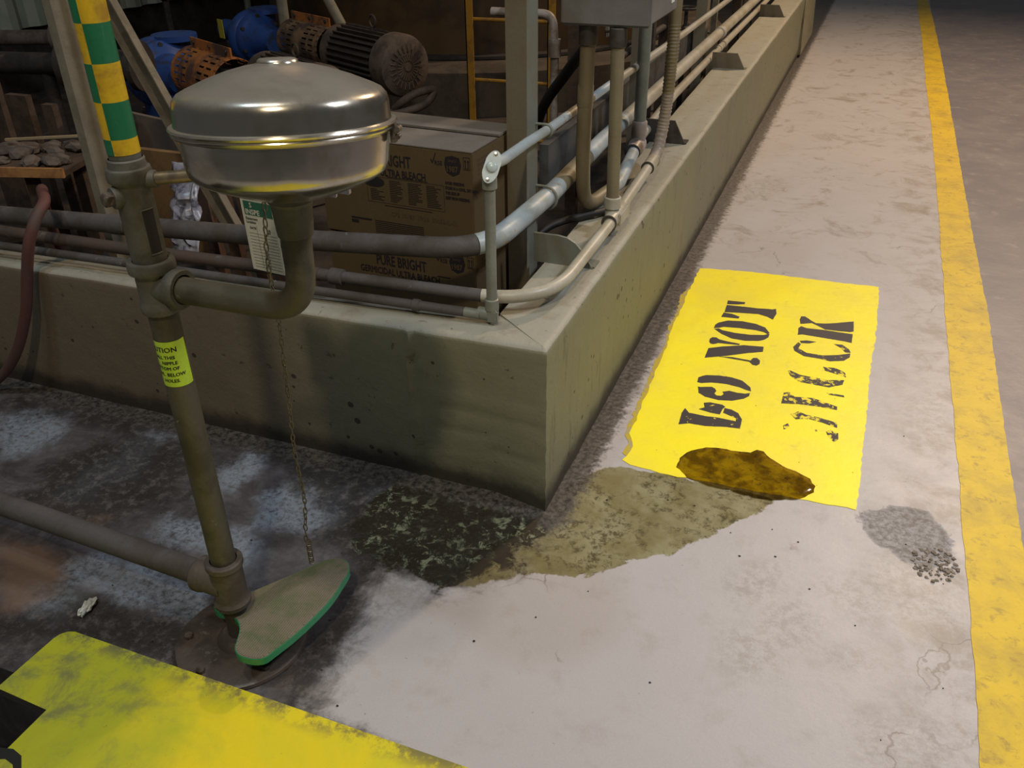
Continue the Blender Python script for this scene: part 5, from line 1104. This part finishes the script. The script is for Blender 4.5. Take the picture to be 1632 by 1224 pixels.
# ------------------------------------------------------------------ machinery inside the curb
def frame_to(o, ax, name='m'):
    ax = V(ax).normalized(); z = V((0, 0, 1)); s = z.cross(ax).normalized(); u = ax.cross(s)
    Mx = Matrix((ax, s, u)).transposed().to_4x4(); Mx.translation = V(o); return Mx
AX = V((0.86, -0.45, 0.0)).normalized()
def motor(o, R, label, s=1.0):
    """finned motor; o = centre of the fan cover's face; axis AX points at the viewer"""
    t = thing('electric_motor', label, 'motor', (o[0], o[1], 0)); M_ = frame_to(o, AX)
    def put(n, bm, m_, sm=True, par=t): bm.transform(M_); return link(n, bm, m_, par, sm)
    L_ = 0.44*s
    bm = BM(); lathe(bm, [(0, 0), (R*0.30, 0), (R*0.72, -0.008), (R*0.93, -0.022), (R*0.99, -0.05), (R*0.99, -0.125*s), (R*0.9, -0.13*s), (0, -0.13*s)], (0, 0, 0), (1, 0, 0), seg=48); fc_ = put('fan_cover', bm, motorc)
    bm = BM(); lathe(bm, [(R*0.13, 0.0), (R*0.13, 0.006), (0, 0.006)], (0, 0, 0), (1, 0, 0), seg=20)
    for k in range(24):
        a = 2*PI*k/24; r = Matrix.Rotation(a, 3, 'X')
        for (ra, rb_) in ((0.2, 0.42), (0.48, 0.7)): box(bm, (0.0, -0.003, R*ra), (0.003, 0.003, R*rb_), rot=r, piv=(0, 0, 0))
    put('grille', bm, motorc, False, fc_)
    bm = BM(); cyl(bm, (-0.13*s, 0, 0), (-0.13*s-L_, 0, 0), R*0.84, 40); put('stator', bm, motorm)
    for k in range(30):
        a = 2*PI*k/30
        if abs(math.sin(a/2)) < 0.0: continue
        bm = BM(); box(bm, (-0.14*s-L_*0.97, -0.0035, R*0.80), (-0.14*s, 0.0035, R*0.98), rot=Matrix.Rotation(a, 3, 'X'), piv=(0, 0, 0)); put('fin', bm, motorm, False)
    bm = BM(); lathe(bm, [(0, 0), (R*0.88, 0), (R*0.92, 0.03*s), (R*0.92, 0.07*s), (R*0.5, 0.12*s), (R*0.3, 0.14*s), (0, 0.14*s)], (-0.13*s-L_, 0, 0), (-1, 0, 0), seg=40); put('end_bell', bm, motorc)
    bm = BM(); P = [(0.03*math.cos(a), 0, 0.03*math.sin(a)) for a in np.linspace(-PI/2, 1.5*PI, 20)]; tube(bm, [V(p)+V((-0.30*s, 0, R*0.98+0.035)) for p in P], 0.006, 10, cap=False)
    cyl(bm, (-0.30*s, 0, R*0.9), (-0.30*s, 0, R*0.98+0.01), 0.011, 12); put('lifting_eye', bm, motorm)
    for dy in (-1, 1):
        bm = BM(); box(bm, (-0.13*s-L_*0.9, dy*R*0.78-0.03, -R*1.12), (-0.13*s-0.05, dy*R*0.78+0.03, -R*0.72), bev=0.006); put('foot', bm, motorm)
    return t, M_, L_
mo1 = V((-1.653, 2.545, 0.50)); motor(mo1, 0.158, 'large finned black motor with a dusty fan cover facing the walkway')
mo2 = V((-1.72, 1.90, 0.48)); motor(mo2, 0.140, 'second finned motor just visible over the stainless bowl cover', 0.95)
def guard(o, L_, R, m_, mr, label):
    t = thing('coupling_guard', label, 'guard', (o[0], o[1], 0)); M_ = frame_to(o, AX)
    def put(n, bm, mm, sm=True, par=t): bm.transform(M_); return link(n, bm, mm, par, sm)
    # shell of strips and bridges leaves open slots
    bm = BM(); th = 0.004; nA = 17; a0, a1 = math.radians(-35), math.radians(215)
    def patch(xa, xb, ta, tb_):
        vs = []
        for rr in (R, R-th):
            for xx in (xa, xb):
                for tt in (ta, tb_): vs.append(bm.verts.new((xx, rr*math.cos(tt), rr*math.sin(tt))))
        for q in ((0, 1, 3, 2), (5, 4, 6, 7), (0, 4, 5, 1), (2, 3, 7, 6), (0, 2, 6, 4), (1, 5, 7, 3)): bm.faces.new([vs[i] for i in q])
    cols = [0.0, 0.08, 0.20, 0.24, 0.36, 0.62, 0.74, 0.78, 0.90, 1.0]
    for k in range(nA):
        ta = a0+(a1-a0)*k/nA; tm = a0+(a1-a0)*(k+0.68)/nA; tb_ = a0+(a1-a0)*(k+1)/nA
        patch(-L_, 0, ta, tm)
        for c0, c1 in zip(cols[::2], cols[1::2]): patch(-L_*(1-c0), -L_*(1-c1), tm, tb_)
        patch(-L_*0.0-0.02, 0, tm, tb_)
    bmesh.ops.recalc_face_normals(bm, faces=bm.faces)
    sh_ = put('shell', bm, m_, False)
    bm = BM(); cyl(bm, (-L_, 0, 0), (0, 0, 0), R*0.55, 20); put('shaft_coupling', bm, darkm)
    bm = BM(); box(bm, (-L_*0.97, -0.004, R-0.004), (-L_*0.03, 0.004, R+0.045), bev=0.001); rd = put('ridge_flange', bm, mr, False)
    bm = BM()
    for f_ in (0.12, 0.5, 0.88): cyl(bm, (-L_*f_, -0.012, R+0.024), (-L_*f_, 0.012, R+0.024), 0.009, 8)
    put('bolts', bm, steeld, False, rd)['kind'] = 'stuff'
    bm = BM(); box(bm, (-L_, -R*0.9, -o[2]+0.157), (0, R*0.9, -R*0.5), bev=0.006); put('stand', bm, darkm)
    return t
back1 = mo1-AX*(0.13+0.44+0.16); guard(back1, 0.46, 0.115, tang, orange, 'tan slotted guard with orange ridge between upper blue pump and large motor')
g2o = V((-2.235, 2.02, 0.52)); guard(g2o+V((-0.19, 0.06, -0.06))+AX*0.10, 0.50, 0.135, orange, orange, 'orange rusty slotted guard left of the stainless bowl')
def pump(o, R, label, lab=False):
    t = thing('pump', label, 'pump', (o[0], o[1], 0)); M_ = frame_to(o, AX)
    def put(n, bm, mm, sm=True, par=t): bm.transform(M_); return link(n, bm, mm, par, sm)
    bm = BM(); lathe(bm, [(0, 0), (R*0.45, 0), (R*0.5, -0.05), (R*0.62, -0.08), (R*0.66, -0.16), (R*0.9, -0.20), (R*1.0, -0.22), (R*1.0, -0.25), (0, -0.25)], (0, 0, 0), (1, 0, 0), seg=36); put('bearing_frame', bm, bluem)
    bm = BM(); P = []; 
    for k in range(40):
        a = 2*PI*k/39; P.append((-0.30, (R*0.72)*math.cos(a), (R*0.72)*math.sin(a)))
    tube(bm, P, [R*(0.32+0.22*k/39) for k in range(40)], 18); lathe(bm, [(0, -0.07), (R*0.8, -0.07), (R*0.8, 0.07), (0, 0.07)], (-0.30, 0, 0), (1, 0, 0), seg=36); vol = put('volute', bm, bluem)
    bm = BM(); tube(bm, [(-0.30, R*0.7, 0), (-0.30, R*0.7, R*0.95)], R*0.4, 20); lathe(bm, [(0, 0), (R*0.72, 0), (R*0.72, 0.03), (0, 0.03)], (-0.30, R*0.7, R*0.90), (0, 0, 1), seg=28); put('discharge_flange', bm, bluem)
    bm = BM(); lathe(bm, [(0, 0), (R*0.75, 0), (R*0.75, 0.035), (0, 0.035)], (-0.40, 0, 0), (-1, 0, 0), seg=28); cyl(bm, (-0.40, 0, 0), (-0.7, 0, 0), R*0.45, 20); put('suction_flange', bm, bluem)
    bm = BM()
    for a in (0.6, 1.6, 2.6, 3.6, 4.6, 5.6): cyl(bm, (-0.215, R*0.9*math.cos(a), R*0.9*math.sin(a)), (-0.19, R*0.9*math.cos(a), R*0.9*math.sin(a)), 0.012, 6)
    put('bolts', bm, steeld, False, vol)['kind'] = 'stuff'
    bm = BM(); box(bm, (-0.38, -R*0.6, -o[2]+0.157), (-0.02, R*0.6, -R*0.5), bev=0.01); put('pedestal', bm, bluem)
    if lab:
        bm = BM(); box(bm, (-0.43, -R*1.16, 0.0), (-0.36, -R*1.13, R*0.75)); put('label_plate', bm, ylab, False)
    return t
pump(back1-AX*0.70+V((0, 0, -0.05)), 0.15, 'bright blue pump with yellow plate at the far end of the upper drive', True)
pump(g2o-AX*0.60+V((-0.1, -0.05, -0.10)), 0.17, 'dark blue pump behind the diagonal brace and checkered post')
# base frames
for o, L_, lab in ((mo1, 1.45, 'grimy baseplate under the upper motor and pump'), (mo2, 1.9, 'grimy baseplate under the nearer motor and pump')):
    M_ = frame_to((o.x, o.y, 0), AX); bm = BM(); box(bm, (-L_, -0.24, 0.002), (0.03, 0.24, 0.155), bev=0.01); bm.transform(M_)
    tag(link('baseplate', bm, ledgem), lab, 'base')
# flexible power conduit looping from the motor box
bm = BM(); tube(bm, catmull([(-1.68, 2.42, 0.315), (-1.62, 2.40, 0.36), (-1.555, 2.43, 0.40), (-1.50, 2.52, 0.40), (-1.52, 2.46, 0.345), (-1.60, 2.38, 0.315), (-1.74, 2.24, 0.29), (-1.80, 2.18, 0.2), (-1.82, 2.15, 0.02)], 6), 0.020, 16)
tag(link('power_cable', bm, motorc), 'dusty brown cable looping under the large motor fan cover', 'cable')
bm = BM(); M_ = frame_to((-1.47, 2.40, 0), AX); box(bm, (-0.16, -0.18, 0.0015), (0.02, -0.06, 0.30), bev=0.008); bm.transform(M_)
tag(link('cable_pedestal', bm, ledgem), 'brown steel pedestal below the cable loop and motor', 'pedestal')
# struts behind the guards
bm = BM(); tube(bm, [(-2.79, 3.14, 0.55), (-2.79, 3.14, 1.6)], 0.032, 14); tag(link('standpipe', bm, angle), 'upright dusty pipe behind the tan slotted guard', 'pipe')
bm = BM(); tube(bm, [(-2.31, 3.09, 0.50), (-2.46, 3.12, 0.74), (-2.93, 3.12, 1.45)], 0.030, 14); tag(link('standpipe', bm, angle), 'slanting dusty pipe behind the large motor', 'pipe')
# tank on a plinth
tk = thing('storage_tank', 'very large brown round tank behind the motors and ladder', 'tank', (-2.0, 6.6, 0))
TCX, TCY, TR = -2.50, 5.38, 1.62
bm = BM(); lathe(bm, [(TR, 0.30), (TR, 2.6), (0, 2.7)], (TCX, TCY, 0), seg=96); link('shell', bm, tankm, tk)
bm = BM(); lathe(bm, [(TR+0.002, 0.292), (TR+0.04, 0.292), (TR+0.04, 0.31), (TR+0.002, 0.32)], (TCX, TCY, 0), seg=96); link('bottom_rim', bm, darkm, tk)
bm = BM(); lathe(bm, [(TR+0.36, 0.0), (TR+0.36, 0.27), (TR+0.34, 0.285), (0, 0.285)], (TCX, TCY, 0.001), seg=64)
tag(link('tank_plinth', bm, ledgem), 'round dusty concrete plinth under the brown tank', 'plinth')
# yellow ladder
ld2 = thing('ladder', 'yellow steel ladder standing in front of the brown tank', 'ladder', (-1.3, 3.0, 0))
for x_, n_ in ((-1.49, 'rail'), (-1.02, 'rail')):
    bm = BM(); box(bm, (x_-0.022, 2.97, 0.0), (x_-0.016, 3.03, 2.0)); box(bm, (x_-0.022, 2.97, 0.0), (x_+0.022, 2.976, 2.0)); link(n_, bm, yelst, ld2, smooth=False)
for z_ in (0.045, 0.36, 0.675, 0.99, 1.305):
    bm = BM(); cyl(bm, (-1.50, 3.0, z_), (-1.01, 3.0, z_+0.004), 0.0095, 12); link('rung', bm, yelst, ld2)
# pale pipe elbow behind the column
bm = BM(); tube(bm, round_path([(-0.95, 2.0, 0.865), (-0.68, 2.0, 0.865), (-0.67, 2.0, 0.70), (-0.67, 2.0, 0.3)], [0.05, 0], 8), 0.018, 14); tube(bm, [(-0.67, 2.0, 0.70), (-0.67, 2.0, 0.77)], 0.026, 14)
tag(link('pipe_elbow', bm, mat('pale_grimy_pipe', (0.32, 0.28, 0.25), 0.5, 0.0, (0.16, 0.12, 0.09), 14)), 'pale grimy elbow pipe between the grey column and the electrical box', 'pipe')
bm = BM(); box(bm, (-0.62, 2.02, 0.0), (-0.57, 2.06, 1.3)); tag(link('post', bm, woodm, smooth=False), 'brown upright post behind the two tan risers', 'post')
# horizontal dark channel inside, below the upper pipe
bm = BM(); box(bm, (-0.36, 0.95, 0.50), (-0.33, 3.6, 0.64)); tag(link('channel', bm, mat('slate_channel', (0.085, 0.09, 0.09), 0.6, 0.0, (0.05, 0.045, 0.04), 8), smooth=False), 'dark slate steel channel running inside the curb behind the risers', 'beam')
# brownish posts & bits further along
for i, (x_, y_, w_, h_, m_, lb) in enumerate(((-0.44, 2.70, 0.05, 1.5, darkm, 'dark post just past the ribbed riser'), (-0.52, 3.4, 0.05, 1.5, woodm, 'brown post behind the far stretch of pipes'), (-0.40, 4.3, 0.035, 1.5, angle, 'thin pale post behind the pipe couplings'), (-0.42, 5.4, 0.06, 1.5, woodm, 'brown post near the far end of the curb'))):
    bm = BM(); box(bm, (x_-w_/2, y_, 0.0), (x_+w_/2, y_+w_, h_)); tag(link('post', bm, m_, smooth=False), lb, 'post')
for i, (x_, y_, z_, r_) in enumerate(((-0.52, 3.05, 0.62, 0.06), (-0.46, 3.7, 0.55, 0.08))):
    t = thing('valve', ('small dark valve behind the upper pipe past the riser', 'larger dark valve deeper behind the far pipes')[i], 'valve', (x_, y_, z_))
    bm = BM(); lathe(bm, [(0, -r_), (r_*0.5, -r_), (r_*0.5, -r_*0.8), (r_*0.3, -r_*0.6), (r_*0.45, 0), (r_*0.3, r_*0.6), (r_*0.5, r_*0.8), (r_*0.5, r_), (0, r_)], (x_, y_, z_), (0, 1, 0), seg=20); link('body', bm, darkm, t)
    bm = BM(); cyl(bm, (x_, y_, z_), (x_, y_, z_+r_*1.6), r_*0.14, 10); tube(bm, [(x_+r_*0.7*math.cos(a), y_+r_*0.7*math.sin(a), z_+r_*1.6) for a in np.linspace(0, 2*PI, 20)], r_*0.09, 8, cap=False); link('handwheel', bm, chromem if i == 0 else darkm, t)
    bm = BM(); cyl(bm, (x_, y_-0.6, z_), (x_, y_+0.6, z_), r_*0.3, 12); link('line', bm, darkm, t)
    bm = BM(); cyl(bm, (x_, y_, 0), (x_, y_, z_-0.01), r_*0.2, 10); link('support', bm, darkm, t)
# rubble and slats just behind the left arm
bd_ = thing('rubble_tray', 'wooden tray with a bright sawn edge heaped with grey rubble, far left', 'tray', (-2.15, 0.62, 0.45))
M_ = Matrix.Translation((-2.17, 0.60, 0.475)) @ Matrix.Rotation(math.radians(16), 4, 'Z')
bm = BM(); box(bm, (-0.5, 0.0, -0.02), (0.13, 0.34, 0.0)); bm.transform(M_); link('tray_board', bm, woodm, bd_, smooth=False)
bm = BM(); box(bm, (-0.5, -0.012, -0.022), (0.13, 0.0, 0.012)); bm.transform(M_); link('edge_strip', bm, woodo, bd_, smooth=False)
bm = BM(); box(bm, (-0.3, 0.03, -0.46), (-0.26, 0.07, -0.02)); box(bm, (0.0, 0.25, -0.46), (0.04, 0.29, -0.02)); box(bm, (-0.05, 0.03, -0.47), (-0.01, 0.06, -0.02)); bm.transform(M_); link('tray_leg', bm, woodm, bd_, smooth=False)
for i in range(22):
    bm = BM(); bmesh.ops.create_icosphere(bm, subdivisions=2, radius=1); s_ = (random.uniform(.03, .07), random.uniform(.025, .05), random.uniform(.012, .025))
    c = (random.uniform(-0.4, 0.08), random.uniform(0.03, 0.30), s_[2]*0.8)
    for v in bm.verts:
        k = 1+0.35*noise.noise(v.co*1.7+V((i*3, 0, 0))); v.co = V((v.co.x*s_[0]*k, v.co.y*s_[1]*k, v.co.z*s_[2]*k))
    bm.transform(M_ @ Matrix.Translation(c) @ Matrix.Rotation(i*1.3, 4, 'Z'))
    tag(link('rubble_stone', bm, stonem, smooth=False), 'flat grey lump of rubble heaped in the wooden tray at far left', 'stone', 'lumps of rubble in the tray')
bm = BM(); box(bm, (-0.13, -0.006, 0.0), (0.13, 0.006, 0.008)); bm.transform(M_ @ Matrix.Translation((-0.05, 0.20, 0.058)) @ Matrix.Rotation(0.25, 4, 'Z'))
tag(link('wood_strip', bm, mat('pale_wood', (0.32, 0.25, 0.15), 0.7), smooth=False), 'thin pale strip of wood lying on the rubble in the tray', 'stick')
for i, (x_, y_, w_, h_, lb) in enumerate(((-2.98, 1.15, 0.16, 0.62, 'broad brown plank standing at the far left edge'), (-2.62, 1.0, 0.11, 0.62, 'narrower brown plank standing second from the left edge'), (-2.44, 0.98, 0.055, 0.60, 'thin brown stake standing right of the two planks'))):
    bm = BM(); box(bm, (x_-w_/2, y_, 0.0015), (x_+w_/2, y_+0.03, h_)); tag(link('plank', bm, woodm, smooth=False), lb, 'plank')
bm = BM(); box(bm, (-2.40, 1.27, 0.0015), (-2.0, 1.29, 0.50), rot=Matrix.Rotation(0.1, 3, 'Y')); tag(link('board', bm, mat('dusty_grey_board', (0.14, 0.11, 0.085), 0.85, 0.0, (0.10, 0.08, 0.065), 6), smooth=False), 'dusty grey-brown board leaning in the dark left of the angle iron column', 'board')
# hand valve wheel and flanged pipework at the far left
t = thing('gate_valve', 'big dark flanged gate valve at the upper left behind the planks', 'valve', (-2.75, 1.6, 0))
vc = V((-2.72, 1.6, 0.62))
bm = BM(); lathe(bm, [(0, -0.19), (0.11, -0.19), (0.11, -0.16), (0.06, -0.15), (0.08, 0), (0.06, 0.15), (0.11, 0.16), (0.11, 0.19), (0, 0.19)], vc, (1, 0.2, 0), seg=28); link('body', bm, darkm, t)
bm = BM(); cyl(bm, vc, vc+V((0, 0, 0.16)), 0.05, 16); cyl(bm, vc, vc+V((0, 0, 0.3)), 0.012, 10); link('bonnet', bm, darkm, t)
bm = BM(); tube(bm, [vc+V((0.10*math.cos(a), 0.10*math.sin(a), 0.24)) for a in np.linspace(0, 2*PI, 28)], 0.011, 10, cap=False)
for a in (0, 2.1, 4.2): cyl(bm, vc+V((0, 0, 0.24)), vc+V((0.1*math.cos(a), 0.1*math.sin(a), 0.24)), 0.007, 8)
link('handwheel', bm, stonem, t)
bm = BM(); cyl(bm, vc+V((-1.2, -0.24, 0)), vc+V((0.20, 0.04, 0)), 0.05, 18); cyl(bm, vc+V((-0.3, -0.06, 0)), vc+V((-0.3, -0.06, -0.62)), 0.03, 14); link('line', bm, darkm, t)
t = thing('blind_flange', 'round dark flange with a pale hub left of the angle iron column', 'flange', (-2.2, 1.05, 0))
bc = V((-2.25, 1.1, 0.60)); ax2 = V((0.65, -0.7, 0.25))
bm = BM(); lathe(bm, [(0, -0.03), (0.075, -0.03), (0.075, 0.0), (0.03, 0.004), (0.03, 0.03), (0, 0.03)], bc, ax2, seg=28); link('disc', bm, darkm, t)
bm = BM(); cyl(bm, bc-ax2.normalized()*0.03, bc-ax2.normalized()*0.25, 0.04, 16); cyl(bm, bc-ax2.normalized()*0.2, (bc-ax2.normalized()*0.2)*1.0-V((0, 0, 0.60)), 0.035, 14); link('stub_pipe', bm, darkm, t)
bm = BM(); cyl(bm, bc+ax2.normalized()*0.02, bc+ax2.normalized()*0.06, 0.02, 16); link('hub', bm, stonem, t)
# horizontal beams and junk in the dark
for i, (a, b, s_, m_, lb) in enumerate((((-5.2, 3.4, 0.66), (-3.9, 3.9, 0.66), 0.05, darkm, 'long dark pipe crossing the upper left background'), ((-5.0, 2.4, 0.5), (-3.9, 2.8, 0.5), 0.045, stonem, 'greyish pipe in the background behind the blue pumps'), ((-3.0, 1.42, 0.30), (-1.2, 1.30, 0.28), 0.035, darkm, 'low dark pipe crossing behind the cartons'), ((-4.95, 5.4, 0.55), (-4.7, 6.4, 0.55), 0.06, condp, 'short grey-green pipe deep behind the blue pumps'))):
    bm = BM(); tube(bm, [a, b], s_, 14)
    for f_ in (0.2, 0.75):
        p = V(a).lerp(V(b), f_); lathe(bm, [(s_, -0.02), (s_*1.7, -0.02), (s_*1.7, 0.02), (s_, 0.02)], p, V(b)-V(a), seg=20)
        cyl(bm, (p.x, p.y, 0), (p.x, p.y, p.z), s_*0.5, 8)
    tag(link('background_pipe', bm, m_), lb, 'pipe')
# loose debris on the inner floor: burlap-like heap, slats, plastic
bm = BM(); nX, nY = 46, 26; G = []
for j in range(nY):
    row = []
    for i in range(nX):
        x_, y_ = -1.95+1.12*i/(nX-1), 0.17+0.32*j/(nY-1); e = math.sin(PI*i/(nX-1))**0.5*math.sin(PI*min(1, j/(nY-1)*1.0))**0.35
        z_ = 0.02+0.34*e+0.05*noise.noise(V((x_*4, y_*9, 0)))*e+0.03*noise.noise(V((x_*12, y_*26, 3)))*e
        row.append(bm.verts.new((x_, y_, max(0.002, z_))))
    G.append(row)
for j in range(nY-1):
    for i in range(nX-1): bm.faces.new((G[j][i], G[j][i+1], G[j+1][i+1], G[j+1][i]))
tag(link('debris_heap', bm, darkm), 'grimy dark heap of debris behind the left curb pipes', 'debris', kind='stuff')
for i in range(5):
    x_ = -1.36+i*0.075; bm = BM(); box(bm, (x_, 0.52+0.01*i, 0.0015), (x_+0.042, 0.545+0.01*i, 0.60), rot=Matrix.Rotation(-0.06, 3, 'Y') @ Matrix.Rotation(0.03*i, 3, 'X'))
    tag(link('wooden_slat', bm, mat('red_brown_slat', (0.13, 0.07, 0.045), 0.85, 0.0, (0.075, 0.045, 0.03), 20, 0.42, 0.62, None), smooth=False), 'upright red-brown slat behind the pipes, between bowl and checkered post', 'slat', 'upright wooden slats')
bm = BM(); box(bm, (-1.66, 0.62, 0.0015), (-1.42, 0.64, 0.60), rot=Matrix.Rotation(0.05, 3, 'X')); tag(link('board', bm, mat('orange_brown_board', (0.20, 0.115, 0.045), 0.8, 0.0, (0.14, 0.08, 0.035), 10), smooth=False), 'orange-brown board seen right of the valve body', 'board')
bm = BM(); G = []
for j in range(22):
    row = []
    for i in range(8):
        u, v_ = i/7, j/21; x_ = -1.345+0.10*u+0.15*v_*0.25; z_ = 0.64-0.24*v_; y_ = 0.42-0.12*v_+0.03*noise.noise(V((u*5, v_*7, 1)))
        row.append(bm.verts.new((x_+0.015*noise.noise(V((v_*6, 3, u*2))), y_, z_)))
    G.append(row)
for j in range(21):
    for i in range(7): bm.faces.new((G[j][i], G[j][i+1], G[j+1][i+1], G[j+1][i]))
o_ = link('plastic_sheet', bm, plasticm); sm_ = o_.modifiers.new('s', 'SOLIDIFY'); sm_.thickness = 0.002
tag(o_, 'crinkled grey plastic sheet hanging beside the orange-brown board', 'plastic')
# corrugated siding, far left
bm = BM(); prevv = None
for i in range(150):
    y_ = 1.4+i*0.06; x_ = -5.0+(0.02 if (i % 4) in (0, 1) else -0.02)
    cur = [bm.verts.new((x_, y_, 0.44)), bm.verts.new((x_, y_, 2.6))]
    if prevv: bm.faces.new((prevv[0], cur[0], cur[1], prevv[1]))
    prevv = cur
tag(link('wall_left', bm, siding, smooth=False), kind='structure')
bm = BM(); box(bm, (-5.3, 1.4, 0), (-5.06, 10.4, 0.44)); tag(link('wall_left', bm, darkm, smooth=False), kind='structure')
bpy.context.view_layer.update()
